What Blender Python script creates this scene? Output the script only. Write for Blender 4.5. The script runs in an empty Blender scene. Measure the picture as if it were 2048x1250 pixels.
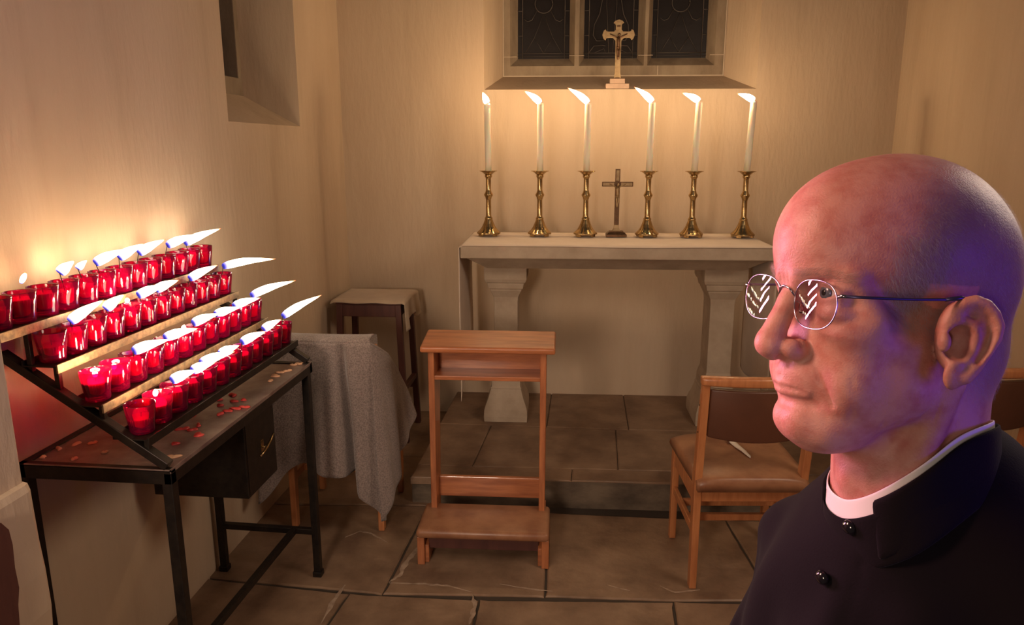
import bpy, bmesh, math, random
import numpy as np
from mathutils import Vector, Matrix, noise
C=bpy.context.scene.collection
# ------------------------------------------------------------------ camera
F_PX=1480.0
cam=bpy.data.cameras.new('camera'); cam.sensor_width=36; cam.lens=F_PX*36/2048; cam.clip_start=.02; cam.clip_end=60
co=bpy.data.objects.new('camera',cam); C.objects.link(co)
co.location=(0,0,1.6); co.rotation_euler=(math.radians(90-12.57),0,math.radians(5.87)); bpy.context.scene.camera=co
# ------------------------------------------------------------------ world, exposure
W=bpy.data.worlds.new('world'); bpy.context.scene.world=W; W.use_nodes=True
W.node_tree.nodes['Background'].inputs[0].default_value=(.90,.70,.56,1); W.node_tree.nodes['Background'].inputs[1].default_value=.06
vs=bpy.context.scene.view_settings; vs.view_transform='Standard'; vs.look='None'; vs.gamma=1; vs.exposure=0.0; vs.use_curve_mapping=False
def lamp(name,kind,loc,energy,color,target=None,**k):
    l=bpy.data.lights.new(name,kind); l.energy=energy; l.color=color
    for a,b in k.items(): setattr(l,a,b)
    o=bpy.data.objects.new(name,l); C.objects.link(o); o.location=loc
    if target is not None: o.rotation_euler=(Vector(target)-Vector(loc)).to_track_quat('-Z','Y').to_euler()
    return o
# added warm area fills, out of view, standing in for the room's ambient light
lamp('room_fill','AREA',(-1.15,.7,2.25),21,(1,.78,.58),(.3,3.8,1.1),shape='DISK',size=.9)
lamp('room_fill','AREA',(-.75,-1.0,1.55),5.5,(1,.76,.58),(-.35,2.9,.5),shape='DISK',size=.5,spread=math.radians(62))  # added camera-side fill, spread narrowed to spare the priest
lamp('room_fill','AREA',(1.5,1.6,2.1),17,(1,.78,.58),(-1.4,2.6,1.5),shape='DISK',size=.8)  # added fill from the right to lift the left wall
# violet and pink neon tubes that light the priest: warm pink from his front, blue violet from behind him
HEAD=Vector((.233,.616,1.483))
lamp('pink_lamp','AREA',(-.85,.50,1.98),1.35,(1,.46,.34),HEAD,shape='DISK',size=.3,spread=math.radians(70))
for k in range(4):
    o_=lamp('neon_tube','AREA',(-.50,1.05,1.455),1.5,(1,.36,.66),HEAD,shape='RECTANGLE',size=.20-.03*k,size_y=.016)
    o_.rotation_euler.rotate_axis('Z',math.radians(40+4*k)); mw=o_.rotation_euler.to_matrix(); o_.location=o_.location+mw@Vector((.03*k,.060*(k-1.5),0))
lamp('violet_lamp','SPOT',(1.10,.16,1.38),30,(.12,.01,1),HEAD+Vector((.05,0,-.02)),spot_size=math.radians(40),spot_blend=.6,shadow_soft_size=.42)
# ------------------------------------------------------------------ materials
MATS={}
def mat(name,col,rough=.6,metal=0,bump=0,bscale=60,var=0,vscale=3,vcol=None,stretch=(1,1,1),spec=.5,coat=0,sss=0,sheen=0,contrast=(.35,.65),bdist=.002):
    m=bpy.data.materials.new(name); m.use_nodes=True; n=m.node_tree.nodes; l=m.node_tree.links; b=n['Principled BSDF']
    b.inputs['Base Color'].default_value=(*col,1); b.inputs['Roughness'].default_value=rough; b.inputs['Metallic'].default_value=metal
    b.inputs['Specular IOR Level'].default_value=spec; b.inputs['Coat Weight'].default_value=coat; b.inputs['Sheen Weight'].default_value=sheen
    if sss: b.inputs['Subsurface Weight'].default_value=sss; b.inputs['Subsurface Scale'].default_value=.01; b.inputs['Subsurface Radius'].default_value=(1,.35,.2)
    tc=n.new('ShaderNodeTexCoord'); mp=n.new('ShaderNodeMapping'); mp.inputs['Scale'].default_value=stretch; l.new(tc.outputs['Object'],mp.inputs[0])
    if var or vcol:
        t=n.new('ShaderNodeTexNoise'); t.inputs['Scale'].default_value=vscale; t.inputs['Detail'].default_value=7; t.inputs['Roughness'].default_value=.6; l.new(mp.outputs[0],t.inputs['Vector'])
        r=n.new('ShaderNodeMapRange'); r.inputs[1].default_value=contrast[0]; r.inputs[2].default_value=contrast[1]; l.new(t.outputs[0],r.inputs[0])
        x=n.new('ShaderNodeMix'); x.data_type='RGBA'; v=vcol or tuple(c*(1-var) for c in col)
        x.inputs[6].default_value=(*col,1); x.inputs[7].default_value=(*v,1); l.new(r.outputs[0],x.inputs[0]); l.new(x.outputs[2],b.inputs['Base Color'])
    if bump:
        t=n.new('ShaderNodeTexNoise'); t.inputs['Scale'].default_value=bscale; t.inputs['Detail'].default_value=5; l.new(mp.outputs[0],t.inputs['Vector'])
        u=n.new('ShaderNodeBump'); u.inputs['Strength'].default_value=bump; u.inputs['Distance'].default_value=bdist; l.new(t.outputs[0],u.inputs['Height']); l.new(u.outputs[0],b.inputs['Normal'])
    MATS[name]=m; return m
plaster=mat('plaster',(.56,.435,.315),.9,bump=.4,bscale=22,vcol=(.49,.37,.26),vscale=1.6,stretch=(2.2,2.2,.55),spec=.2,contrast=(.38,.72),bdist=.006)
def plaster_extra(m):
    # fine grain on top of the broad hand-trowelled bumps, and brown run-down streaks
    n=m.node_tree.nodes; l=m.node_tree.links; b=n['Principled BSDF']
    base=b.inputs['Base Color'].links[0].from_socket; nor=b.inputs['Normal'].links[0].from_socket
    tc=n.new('ShaderNodeTexCoord'); mp=n.new('ShaderNodeMapping'); mp.inputs['Scale'].default_value=(7,7,.7); l.new(tc.outputs['Object'],mp.inputs[0])
    t=n.new('ShaderNodeTexNoise'); t.inputs['Scale'].default_value=1.2; t.inputs['Detail'].default_value=4; l.new(mp.outputs[0],t.inputs[0])
    r=n.new('ShaderNodeMapRange'); r.inputs[1].default_value=.55; r.inputs[2].default_value=.75; r.inputs[4].default_value=.22; l.new(t.outputs[0],r.inputs[0])
    x=n.new('ShaderNodeMix'); x.data_type='RGBA'; l.new(r.outputs[0],x.inputs[0]); l.new(base,x.inputs[6]); x.inputs[7].default_value=(.26,.19,.12,1); l.new(x.outputs[2],b.inputs['Base Color'])
    t2=n.new('ShaderNodeTexNoise'); t2.inputs['Scale'].default_value=180; t2.inputs['Detail'].default_value=3; l.new(tc.outputs['Object'],t2.inputs[0])
    u=n.new('ShaderNodeBump'); u.inputs['Strength'].default_value=.25; u.inputs['Distance'].default_value=.001; l.new(t2.outputs[0],u.inputs['Height']); l.new(nor,u.inputs['Normal']); l.new(u.outputs[0],b.inputs['Normal'])
plaster_extra(plaster)
stone=mat('dressed_stone',(.48,.385,.29),.85,bump=.4,bscale=70,vcol=(.38,.295,.215),vscale=7,spec=.25)
framestone=mat('window_stone',(.33,.26,.185),.85,bump=.4,bscale=70,vcol=(.22,.165,.115),vscale=5,stretch=(2,2,.8),spec=.25)
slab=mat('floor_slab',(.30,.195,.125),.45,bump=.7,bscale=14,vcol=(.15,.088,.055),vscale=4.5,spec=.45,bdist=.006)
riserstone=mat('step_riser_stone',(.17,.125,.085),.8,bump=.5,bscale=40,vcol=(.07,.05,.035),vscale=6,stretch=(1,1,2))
smear=mat('pale_mortar_smear',(.42,.31,.23),.6,bump=.4,bscale=60,vcol=(.25,.17,.12),vscale=30)
grout=mat('floor_grout',(.05,.036,.026),.9,bump=.5,bscale=90)
wood=mat('oak_wood',(.46,.165,.065),.32,bump=.12,bscale=40,vcol=(.27,.085,.034),vscale=5,stretch=(1,9,9),coat=.25)
woodv=mat('oak_wood_upright',(.46,.165,.065),.36,bump=.12,bscale=40,vcol=(.27,.085,.034),vscale=5,stretch=(9,9,1),coat=.2)
chairwood=mat('beech_wood',(.52,.21,.08),.33,bump=.08,bscale=50,vcol=(.38,.135,.05),vscale=5,stretch=(8,8,1),coat=.3)
darkwood=mat('mahogany_wood',(.105,.035,.026),.5,bump=.1,bscale=60,vcol=(.07,.022,.018),vscale=5,stretch=(6,6,1))
leather=mat('tan_leather',(.36,.175,.09),.36,bump=.25,bscale=220,vcol=(.22,.09,.045),vscale=9,spec=.5,bdist=.0008)
browncloth=mat('brown_leather',(.115,.042,.022),.42,bump=.2,bscale=260,vcol=(.08,.03,.016),vscale=4,bdist=.0008)
iron=mat('black_iron',(.018,.014,.013),.42,metal=.6,bump=.3,bscale=300,vcol=(.035,.026,.02),vscale=30,bdist=.0006)
shelfmetal=mat('worn_brass_edge',(.34,.25,.14),.55,metal=.6,bump=.6,bscale=260,vcol=(.16,.12,.08),vscale=60,bdist=.001)
tray=mat('waxed_steel_tray',(.36,.28,.24),.32,metal=.45,bump=.5,bscale=60,vcol=(.20,.13,.12),vscale=12,bdist=.001)
brass=mat('brass',(.60,.44,.22),.24,metal=1,bump=.1,bscale=120,vcol=(.36,.25,.12),vscale=30,bdist=.0006)
bronze=mat('dark_bronze',(.22,.12,.065),.35,metal=.8,bump=.2,bscale=150,vcol=(.12,.07,.04),vscale=40)
gilt=mat('gilt_metal',(.46,.33,.18),.45,metal=.7,bump=.3,bscale=200,vcol=(.34,.23,.12),vscale=50)
pinkstone=mat('pale_marble_base',(.50,.34,.24),.5,vcol=(.42,.28,.2),vscale=20)
linen=mat('altar_linen',(.70,.58,.47),.8,bump=.2,bscale=400,vcol=(.64,.52,.41),vscale=6,sheen=.2)
tanlinen=mat('tan_linen',(.50,.39,.28),.85,bump=.3,bscale=300,vcol=(.42,.32,.22),vscale=8,sheen=.2)
blanketm=mat('grey_wool',(.30,.235,.21),.95,bump=.8,bscale=230,vcol=(.18,.14,.127),vscale=190,sheen=.3,spec=.1,bdist=.003,contrast=(.42,.6))
wax=mat('candle_wax',(.95,.87,.72),.5,sss=.8)
redwax=mat('votive_wax',(.88,.30,.36),.5,sss=.3)
waxred=mat('spilt_red_wax',(.62,.06,.05),.35,spec=.5)
waxpale=mat('spilt_pale_wax',(.75,.42,.24),.4)
wickm=mat('wick',(.02,.015,.01),.9)
tissue=mat('paper_tissue',(.75,.68,.58),.8,bump=.3,bscale=90)
black=mat('black_cassock_cloth',(.006,.004,.006),.85,bump=.35,bscale=500,sheen=.03,spec=.12,bdist=.0006)
collarw=mat('white_collar',(.80,.78,.78),.55)
buttonm=mat('polished_black_button',(.008,.006,.01),.12,coat=.6)
shoe=mat('black_shoe_leather',(.01,.01,.01),.3)
wire=mat('polished_frame_wire',(.55,.5,.6),.18,metal=1)
temple=mat('dark_temple_metal',(.10,.09,.2),.3,metal=.8)
darkglass=mat('dark_window_glass',(.012,.008,.007),.38,bump=.4,bscale=14,spec=.22,bdist=.004)
came=mat('lead_came',(.075,.062,.055),.5,metal=.3)
def glass_red():
    m=bpy.data.materials.new('red_glass'); m.use_nodes=True; n=m.node_tree.nodes; l=m.node_tree.links; n.clear()
    o=n.new('ShaderNodeOutputMaterial'); t=n.new('ShaderNodeBsdfTransparent'); t.inputs[0].default_value=(.88,.04,.22,1)
    g=n.new('ShaderNodeBsdfGlossy'); g.inputs['Roughness'].default_value=.05; f=n.new('ShaderNodeFresnel'); f.inputs[0].default_value=1.5
    d=n.new('ShaderNodeBsdfDiffuse'); d.inputs[0].default_value=(.88,.008,.18,1); tl=n.new('ShaderNodeBsdfTranslucent'); tl.inputs[0].default_value=(1,.02,.27,1)
    a=n.new('ShaderNodeMixShader'); a.inputs[0].default_value=.6; l.new(d.outputs[0],a.inputs[1]); l.new(tl.outputs[0],a.inputs[2])
    b=n.new('ShaderNodeMixShader'); b.inputs[0].default_value=.2; l.new(t.outputs[0],b.inputs[1]); l.new(a.outputs[0],b.inputs[2])
    c=n.new('ShaderNodeMixShader'); l.new(f.outputs[0],c.inputs[0]); l.new(b.outputs[0],c.inputs[1]); l.new(g.outputs[0],c.inputs[2]); l.new(c.outputs[0],o.inputs[0])
    return m
redglass=glass_red()
def lens_glass():
    m=bpy.data.materials.new('spectacle_lens'); m.use_nodes=True; n=m.node_tree.nodes; l=m.node_tree.links; n.clear()
    o=n.new('ShaderNodeOutputMaterial'); t=n.new('ShaderNodeBsdfTransparent'); t.inputs[0].default_value=(.97,.96,.99,1)
    g=n.new('ShaderNodeBsdfGlossy'); g.inputs['Roughness'].default_value=.01; f=n.new('ShaderNodeFresnel'); f.inputs[0].default_value=1.55
    c=n.new('ShaderNodeMixShader'); l.new(f.outputs[0],c.inputs[0]); l.new(t.outputs[0],c.inputs[1]); l.new(g.outputs[0],c.inputs[2]); l.new(c.outputs[0],o.inputs[0])
    return m
lensm=lens_glass()
def flame_mat():
    m=bpy.data.materials.new('flame'); m.use_nodes=True; n=m.node_tree.nodes; l=m.node_tree.links; n.clear()
    o=n.new('ShaderNodeOutputMaterial'); e=n.new('ShaderNodeEmission'); a=n.new('ShaderNodeAttribute'); a.attribute_name='along'
    r=n.new('ShaderNodeValToRGB'); r.color_ramp.elements[0].position=0; r.color_ramp.elements[0].color=(.10,.08,.75,1)
    r.color_ramp.elements[1].position=.13; r.color_ramp.elements[1].color=(1,.93,.72,1)
    q=r.color_ramp.elements.new(.07); q.color=(.35,.30,1,1); q=r.color_ramp.elements.new(.8); q.color=(1,.82,.52,1); q=r.color_ramp.elements.new(.96); q.color=(1,.30,.12,1)
    s=n.new('ShaderNodeValToRGB'); s.color_ramp.elements[0].color=(.05,)*3+(1,); s.color_ramp.elements[1].position=.16; s.color_ramp.elements[1].color=(1,)*3+(1,)
    q=s.color_ramp.elements.new(.86); q.color=(.7,)*3+(1,); q=s.color_ramp.elements.new(1); q.color=(.05,)*3+(1,)
    k=n.new('ShaderNodeMath'); k.operation='MULTIPLY'; k.inputs[1].default_value=14
    l.new(a.outputs['Fac'],r.inputs[0]); l.new(a.outputs['Fac'],s.inputs[0]); l.new(s.outputs[0],k.inputs[0]); l.new(k.outputs[0],e.inputs[1]); l.new(r.outputs[0],e.inputs[0]); l.new(e.outputs[0],o.inputs[0])
    return m
flamem=flame_mat()
# ------------------------------------------------------------------ helpers
def tag(o,label=None,cat=None,group=None,kind=None):
    if label: o['label']=label
    if cat: o['category']=cat
    if group: o['group']=group
    if kind: o['kind']=kind
    return o
def empty(name,loc,rz=0,label=None,cat=None,group=None):
    o=bpy.data.objects.new(name,None); C.objects.link(o); o.location=loc; o.rotation_euler=(0,0,rz); o.empty_display_size=.05
    return tag(o,label,cat,group)
class MB:
    def __init__(s): s.v=[]; s.f=[]
    def add(s,vs,fs):
        k=len(s.v); s.v+= [tuple(p) for p in vs]; s.f+=[tuple(i+k for i in f) for f in fs]; return s
    def box(s,x0,x1,y0,y1,z0,z1,M=None):
        p=[(x,y,z) for z in(z0,z1) for y in(y0,y1) for x in(x0,x1)]
        if M is not None: p=[M@Vector(q) for q in p]
        return s.add(p,[(0,2,3,1),(4,5,7,6),(0,1,5,4),(2,6,7,3),(0,4,6,2),(1,3,7,5)])
    def bar(s,a,b,w,h=None,up=(0,0,1)):
        a=Vector(a);b=Vector(b);h=h or w;d=(b-a).normalized();u=Vector(up)
        if abs(d.dot(u))>.98: u=Vector((0,1,0))
        x=d.cross(u).normalized();y=x.cross(d)
        p=[q+x*i*w/2+y*j*h/2 for q in(a,b) for i,j in((-1,-1),(1,-1),(1,1),(-1,1))]
        return s.add(p,[(3,2,1,0),(4,5,6,7),(0,1,5,4),(1,2,6,5),(2,3,7,6),(3,0,4,7)])
    def tube(s,pts,r,n=10,closed=False):
        pts=[Vector(p) for p in pts]; m=len(pts); rr=r if hasattr(r,'__len__') else [r]*m; k=len(s.v); up=None
        for i,p in enumerate(pts):
            d=((pts[(i+1)%m] if closed or i<m-1 else p)-(pts[i-1] if closed or i>0 else p)).normalized()
            if up is None: up=Vector((0,0,1)) if abs(d.z)<.9 else Vector((1,0,0))
            x=d.cross(up).normalized(); up=x.cross(d)
            for j in range(n):
                a=2*math.pi*j/n; s.v.append(tuple(p+x*math.cos(a)*rr[i]+up*math.sin(a)*rr[i]))
        for i in range(m if closed else m-1):
            i2=(i+1)%m
            for j in range(n): s.f.append((k+i*n+j,k+i*n+(j+1)%n,k+i2*n+(j+1)%n,k+i2*n+j))
        if not closed: s.f.append(tuple(k+j for j in range(n))[::-1]); s.f.append(tuple(k+(m-1)*n+j for j in range(n)))
        return s
    def lathe(s,prof,n=32,c=(0,0,0),fn=None):
        k=len(s.v)
        for r,z in prof:
            for j in range(n):
                a=2*math.pi*j/n; q=fn(a,r,z) if fn else r
                s.v.append((c[0]+q*math.cos(a),c[1]+q*math.sin(a),c[2]+z))
        m=len(prof)
        for i in range(m-1):
            for j in range(n): s.f.append((k+i*n+j,k+i*n+(j+1)%n,k+(i+1)*n+(j+1)%n,k+(i+1)*n+j))
        s.f.append(tuple(k+j for j in range(n))[::-1]); s.f.append(tuple(k+(m-1)*n+j for j in range(n)))
        return s
    def prism(s,poly,z0,z1,M=None):
        n=len(poly); p=[Vector((x,y,z)) for z in (z0,z1) for x,y in poly]
        if M is not None: p=[M@q for q in p]
        return s.add(p,[tuple(range(n))[::-1],tuple(range(n,2*n))]+[(i,(i+1)%n,n+(i+1)%n,n+i) for i in range(n)])
    def loft(s,secs):
        # secs: list of (half width x, half depth y, z): square sections
        k=len(s.v)
        for a,b,z in secs: s.v+=[(-a,-b,z),(a,-b,z),(a,b,z),(-a,b,z)]
        m=len(secs)
        for i in range(m-1):
            for j in range(4): s.f.append((k+i*4+j,k+i*4+(j+1)%4,k+i*4+4+(j+1)%4,k+i*4+4+j))
        s.f.append((k+3,k+2,k+1,k)); s.f.append(tuple(k+(m-1)*4+j for j in range(4)))
        return s
    def build(s,name,m,parent=None,smooth=False,bevel=0,sub=0,seg=2,loc=None,solid=0):
        me=bpy.data.meshes.new(name); me.from_pydata(s.v,[],s.f); me.update()
        bm=bmesh.new(); bm.from_mesh(me); bmesh.ops.recalc_face_normals(bm,faces=bm.faces); bm.to_mesh(me); bm.free()
        me.materials.append(m); o=bpy.data.objects.new(name,me); C.objects.link(o)
        if smooth: me.polygons.foreach_set('use_smooth',[True]*len(me.polygons))
        if solid: d=o.modifiers.new('s','SOLIDIFY'); d.thickness=solid; d.offset=0
        if bevel:
            d=o.modifiers.new('b','BEVEL'); d.width=bevel; d.segments=seg; d.limit_method='ANGLE'; d.angle_limit=math.radians(40)
        if sub: d=o.modifiers.new('u','SUBSURF'); d.levels=sub; d.render_levels=sub
        if parent is not None: o.parent=parent
        if loc is not None: o.location=loc
        return o
def grid(fn,nu,nv):
    b=MB(); vs=[fn(i/nu,j/nv) for j in range(nv+1) for i in range(nu+1)]
    return b.add(vs,[(j*(nu+1)+i,j*(nu+1)+i+1,(j+1)*(nu+1)+i+1,(j+1)*(nu+1)+i) for j in range(nv) for i in range(nu)])
def copy_tree(o,parent=None):
    c=o.copy(); C.objects.link(c)
    if parent is not None: c.parent=parent
    for ch in [q for q in list(C.objects) if q.parent==o]: copy_tree(ch,c)
    return c
def smooth_all(o):
    o.data.polygons.foreach_set('use_smooth',[True]*len(o.data.polygons)); return o
rnd=random.Random(7)
# ---------------------------------------------------------------- sculpting by signed distance fields (numpy)
def ell(P,c,r,ax=None):
    q=P-np.array(c,'f')
    if ax is not None: q=q@np.array(ax,'f').T
    r=np.array(r,'f'); k0=np.sqrt(((q/r)**2).sum(1))+1e-6; k1=np.sqrt(((q/(r*r))**2).sum(1))+1e-9
    return k0*(k0-1)/k1
def cap(P,a,b,ra,rb=None):
    a=np.array(a,'f');b=np.array(b,'f');rb=ra if rb is None else rb
    d=b-a;t=np.clip(((P-a)@d)/(d@d+1e-9),0,1)
    return np.sqrt((((P-a)-t[:,None]*d)**2).sum(1))-(ra+(rb-ra)*t)
def chain(P,pts,r,closed=False):
    o=None;n=len(pts)
    rr=r if hasattr(r,'__len__') else [r]*n
    for i in range(n if closed else n-1):
        d=cap(P,pts[i],pts[(i+1)%n],rr[i],rr[(i+1)%n]); o=d if o is None else np.minimum(o,d)
    return o
def su(a,b,k):
    h=np.clip(.5+.5*(b-a)/k,0,1); return b+(a-b)*h-k*h*(1-h)
def ss(a,b,k): return -su(-a,b,k)      # a minus b
def field_mesh(fn,lo,hi,h,newton=3,disp=None):
    """surface nets on a sparse grid; returns vertices, quads"""
    lo=np.array(lo,float);hi=np.array(hi,float);B=5
    n=np.ceil((hi-lo)/(h*B)).astype(int)*B
    nb=n//B
    ib=np.stack(np.meshgrid(*[np.arange(k) for k in nb],indexing='ij'),-1).reshape(-1,3)
    cen=(lo+(ib+.5)*B*h).astype('f'); d=fn(cen)
    V=np.repeat(np.repeat(np.repeat(np.sign(d).reshape(nb),B,0),B,1),B,2).astype('f')*99
    act=ib[np.abs(d)<B*h*1.5+3*h]
    loc=np.stack(np.meshgrid(*[np.arange(B)]*3,indexing='ij'),-1).reshape(-1,3)
    idx=(act[:,None,:]*B+loc[None]).reshape(-1,3)
    out=np.empty(len(idx),'f')
    for s in range(0,len(idx),400000):
        e=idx[s:s+400000]; out[s:s+400000]=fn((lo+(e+.5)*h).astype('f'))
    V[idx[:,0],idx[:,1],idx[:,2]]=out
    S=V<0; nx,ny,nz=V.shape
    acc=np.zeros((nx-1,ny-1,nz-1,3),'f');cnt=np.zeros((nx-1,ny-1,nz-1),'f')
    cor=[(i,j,k) for i in(0,1) for j in(0,1) for k in(0,1)]
    sl=lambda A,c:A[c[0]:c[0]+nx-1,c[1]:c[1]+ny-1,c[2]:c[2]+nz-1]
    tot=sum(sl(S,c).astype('i1') for c in cor); m=(tot>0)&(tot<8)
    ci=np.argwhere(m); val={c:V[ci[:,0]+c[0],ci[:,1]+c[1],ci[:,2]+c[2]] for c in cor}
    a=np.zeros((len(ci),3));cn=np.zeros(len(ci))
    for c in cor:
        for ax in range(3):
            if c[ax]==0:
                c2=list(c);c2[ax]=1;c2=tuple(c2);va,vb=val[c],val[c2];x=(va<0)!=(vb<0)
                t=np.where(x,va/np.where(x,va-vb,1),0);p=np.tile(np.array(c,float),(len(ci),1));p[:,ax]=t
                a[x]+=p[x];cn[x]+=1
    v=lo+(ci+a/cn[:,None]+.5)*h
    vid=-np.ones(m.shape,int);vid[m]=np.arange(len(ci))
    F=[]
    for ax in range(3):
        u,w=(ax+1)%3,(ax+2)%3
        A=[slice(1,-1)]*3;A[ax]=slice(0,-1);Bs=list(A);Bs[ax]=slice(1,None)
        sa=S[tuple(A)];sb=S[tuple(Bs)]
        for flip in (0,1):
            e=np.argwhere((sa&~sb) if not flip else (~sa&sb))
            off=np.ones(3,int);off[ax]=0;e=e+off
            q=[]
            for du,dw in ((-1,-1),(0,-1),(0,0),(-1,0)):
                g=e.copy();g[:,u]+=du;g[:,w]+=dw;q.append(vid[g[:,0],g[:,1],g[:,2]])
            q=np.stack(q,1)
            F.append(q if not flip else q[:,::-1])
    F=np.concatenate(F);F=F[(F>=0).all(1)]
    v=v.astype('f')
    def grad(v):
        e=.35 if h<3 else h*.3
        g=np.stack([fn(v+np.eye(3,dtype='f')[i]*e)-fn(v-np.eye(3,dtype='f')[i]*e) for i in range(3)],1)/(2*e)
        return g
    for it in range(newton):
        d0=fn(v);g=grad(v);v=v-(g*(np.clip(d0,-h,h)/np.maximum((g*g).sum(1),.3))[:,None]*.8).astype('f')
    if disp is not None:
        g=grad(v);g/=np.linalg.norm(g,axis=1)[:,None]+1e-9;v=v+(g*disp(v)[:,None]).astype('f')
    return v,F
def sym(P): return np.stack([P[:,0],np.abs(P[:,1]),P[:,2]],1)
HELIX=[(0,74,-19),(1,75,-9),(-2,77,0),(-7,80,5),(-13,83,7),(-19,86,5),(-24,89,-1),(-27,91,-9),(-26,91,-18),(-23,89,-27),(-20,87,-34),(-16,84,-43),(-13,82,-48)]
def head_sdf(P0):
    P0=P0.copy(); far=1/(1+np.exp(np.clip((P0[:,1]+17)/3.5,-30,30)))
    P0[:,0]+=11*far*np.exp(-((P0[:,2]+9)/17)**2)*np.clip((P0[:,0]-20)/30,0,1)
    P=sym(P0)
    d=ell(P,(-16,0,37),(93,72,77))                              # cranium
    d=su(d,ell(P,(30,0,38),(60,50,60)),16)                       # forehead
    d=su(d,ell(P,(-62,0,14),(48,61,66)),18)                      # occiput
    d=su(d,ell(P,(24,0,-48),(47,52,66)),14)                      # face mass
    d=su(d,cap(P,(0,42,-70),(46,16,-102),19,17),20); d=su(d,ell(P,(6,34,-50),(34,29,42)),18)              # jaw
    d=su(d,ell(P,(42,34,-28),(27,25,22)),12)                     # cheekbone
    d=su(d,ell(P,(42,34,-62),(21,20,28)),12)                     # cheek flesh
    d=su(d,cap(P,(46,0,-106),(57,0,-103),20,17.5),12)              # chin
    d=su(d,ell(P,(62,7,-101),(12,12,12)),8)
    d=su(d,ell(P,(30,0,-106),(34,34,22)),14)                     # under-chin
    d=su(d,ell(P,(57,0,-66),(24,29,24)),8)                       # muzzle
    d=su(d,cap(P,(77,9,11),(61,40,12),8,6),11)                   # brow ridge
    d=su(d,cap(P,(56,44,8),(42,52,-16),5,7),13)
    d=ss(d,ell(P,(84,31,-3),(15,17,11)),8)                       # orbit
    d=su(d,ell(P,(61,32,1),(14.2,14.8,13.6)),3)                  # lids
    d=su(d,ell(P,(62,33,-14),(12.5,14,7)),7)                       # bag below the eye
    d=ss(d,ell(P,(77,32.5,.6),(8,15,3.7)),1.6)                  # lid aperture
    # nose
    d=su(d,cap(P,(74,0,4),(80,0,-10),6.5,7.5),7)
    d=su(d,cap(P,(80,0,-8),(92,0,-38),8,10),5)
    d=su(d,ell(P,(91.5,0,-43.5),(12.5,12.5,11)),5)
    d=su(d,cap(P,(76,0,-46),(88,0,-50),9,6),5)
    d=su(d,ell(P,(79,13.5,-45),(11.5,6.8,9)),4)
    d=ss(d,ell(P,(85,8.5,-56),(7,4.2,7)),2)
    # lips: thin and pressed together, corners drawn down
    d=su(d,chain(P,[(78.5,0,-73.5),(76,9,-73.5),(69,21,-76.8)],[2.6,2.5,1.2]),4)
    d=su(d,chain(P,[(76.5,0,-80.5),(74.5,9,-80),(69,19,-79.8)],[3.2,2.7,1.2]),4)
    d=ss(d,chain(P,[(82.5,0,-76.6),(80,7,-76.4),(75,17,-77.2),(67.5,28,-80.5),(64,31,-84)],[1.3,1.3,1.2,1.0,.8]),2.0)
    d=ss(d,cap(P,(86,0,-58),(84,0,-68),2.2,2.6),3.5)              # philtrum
    d=ss(d,ell(P,(83,0,-89.5),(7,16,3.2)),6)
    # neck
    nk=cap(P,(-50,0,-40),(-64,0,-215),54,50)
    nk=su(nk,cap(P,(-16,0,-100),(-44,0,-215),34,40),20)
    nk=su(nk,cap(P,(-26,56,-60),(-14,16,-205),12,12),10)
    nk=su(nk,ell(P,(-2,0,-152),(13,10,14)),8)
    d=su(d,ell(P,(-72,0,-40),(42,50,44)),20); d=su(d,nk,13)
    # ear
    P=P+np.array([0,0,3.5],'f')
    E=chain(P,HELIX,[4,3.7,3.6,3.8,4,4,3.9,3.7,3.6,3.6,3.8,4.4,5])
    plate=ell(P,(-12,82,-20),(14,3.4,29),[[.91,-.41,0],[.41,.91,0],[0,0,1]])
    e=su(plate,E,3)
    root=ell(P,(-10,72,-20),(13,13,26))
    e=su(e,root,5)
    e=ss(e,ell(P,(-5,87,-23),(9.5,14,15)),2)                # concha
    e=ss(e,chain(P,[(-9,86,-2),(-17,90,-6),(-20.5,91,-15),(-19,90,-26),(-16,88,-35)],[4,4,3.3,3.0,2.2]),1.8); e=ss(e,ell(P,(-9,88,-6),(6,9,6)),2)
    e=su(e,chain(P,[(-8,80,-7),(-13,83,-10),(-15,84.5,-17),(-14,84,-26),(-11,82,-35)],[3.0,3.2,3.3,3.3,3.0]),2.5)
    e=su(e,ell(P,(3,76,-24),(4.2,4.4,6.5)),3)                     # tragus
    e=su(e,ell(P,(-6,80,-38),(5.5,4,4)),2.5)
    e=su(e,ell(P,(-6,78.5,-48),(8.5,4.6,10)),4)                   # lobe
    d=su(d,e,3)
    d=ss(d,ell(P,(-4,80,-24),(7,11.5,11.5)),4)
    d=su(d,ell(P,(3.5,77,-24),(3.6,4,6)),2)
    return d
_r=np.random.RandomState(5)
def groove(v,pts,w,a):
    d=chain(v,pts,0.0); return -a*np.exp(-(d/w)**2)
def waves(v,sc,seed,n=10):
    r=np.random.RandomState(seed);o=0
    for i in range(n):
        k=r.normal(size=3);k/=np.linalg.norm(k);o=o+np.sin((v@k)*sc*(.6+.9*r.rand())+r.rand()*6.28)
    return o/np.sqrt(n)
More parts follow.
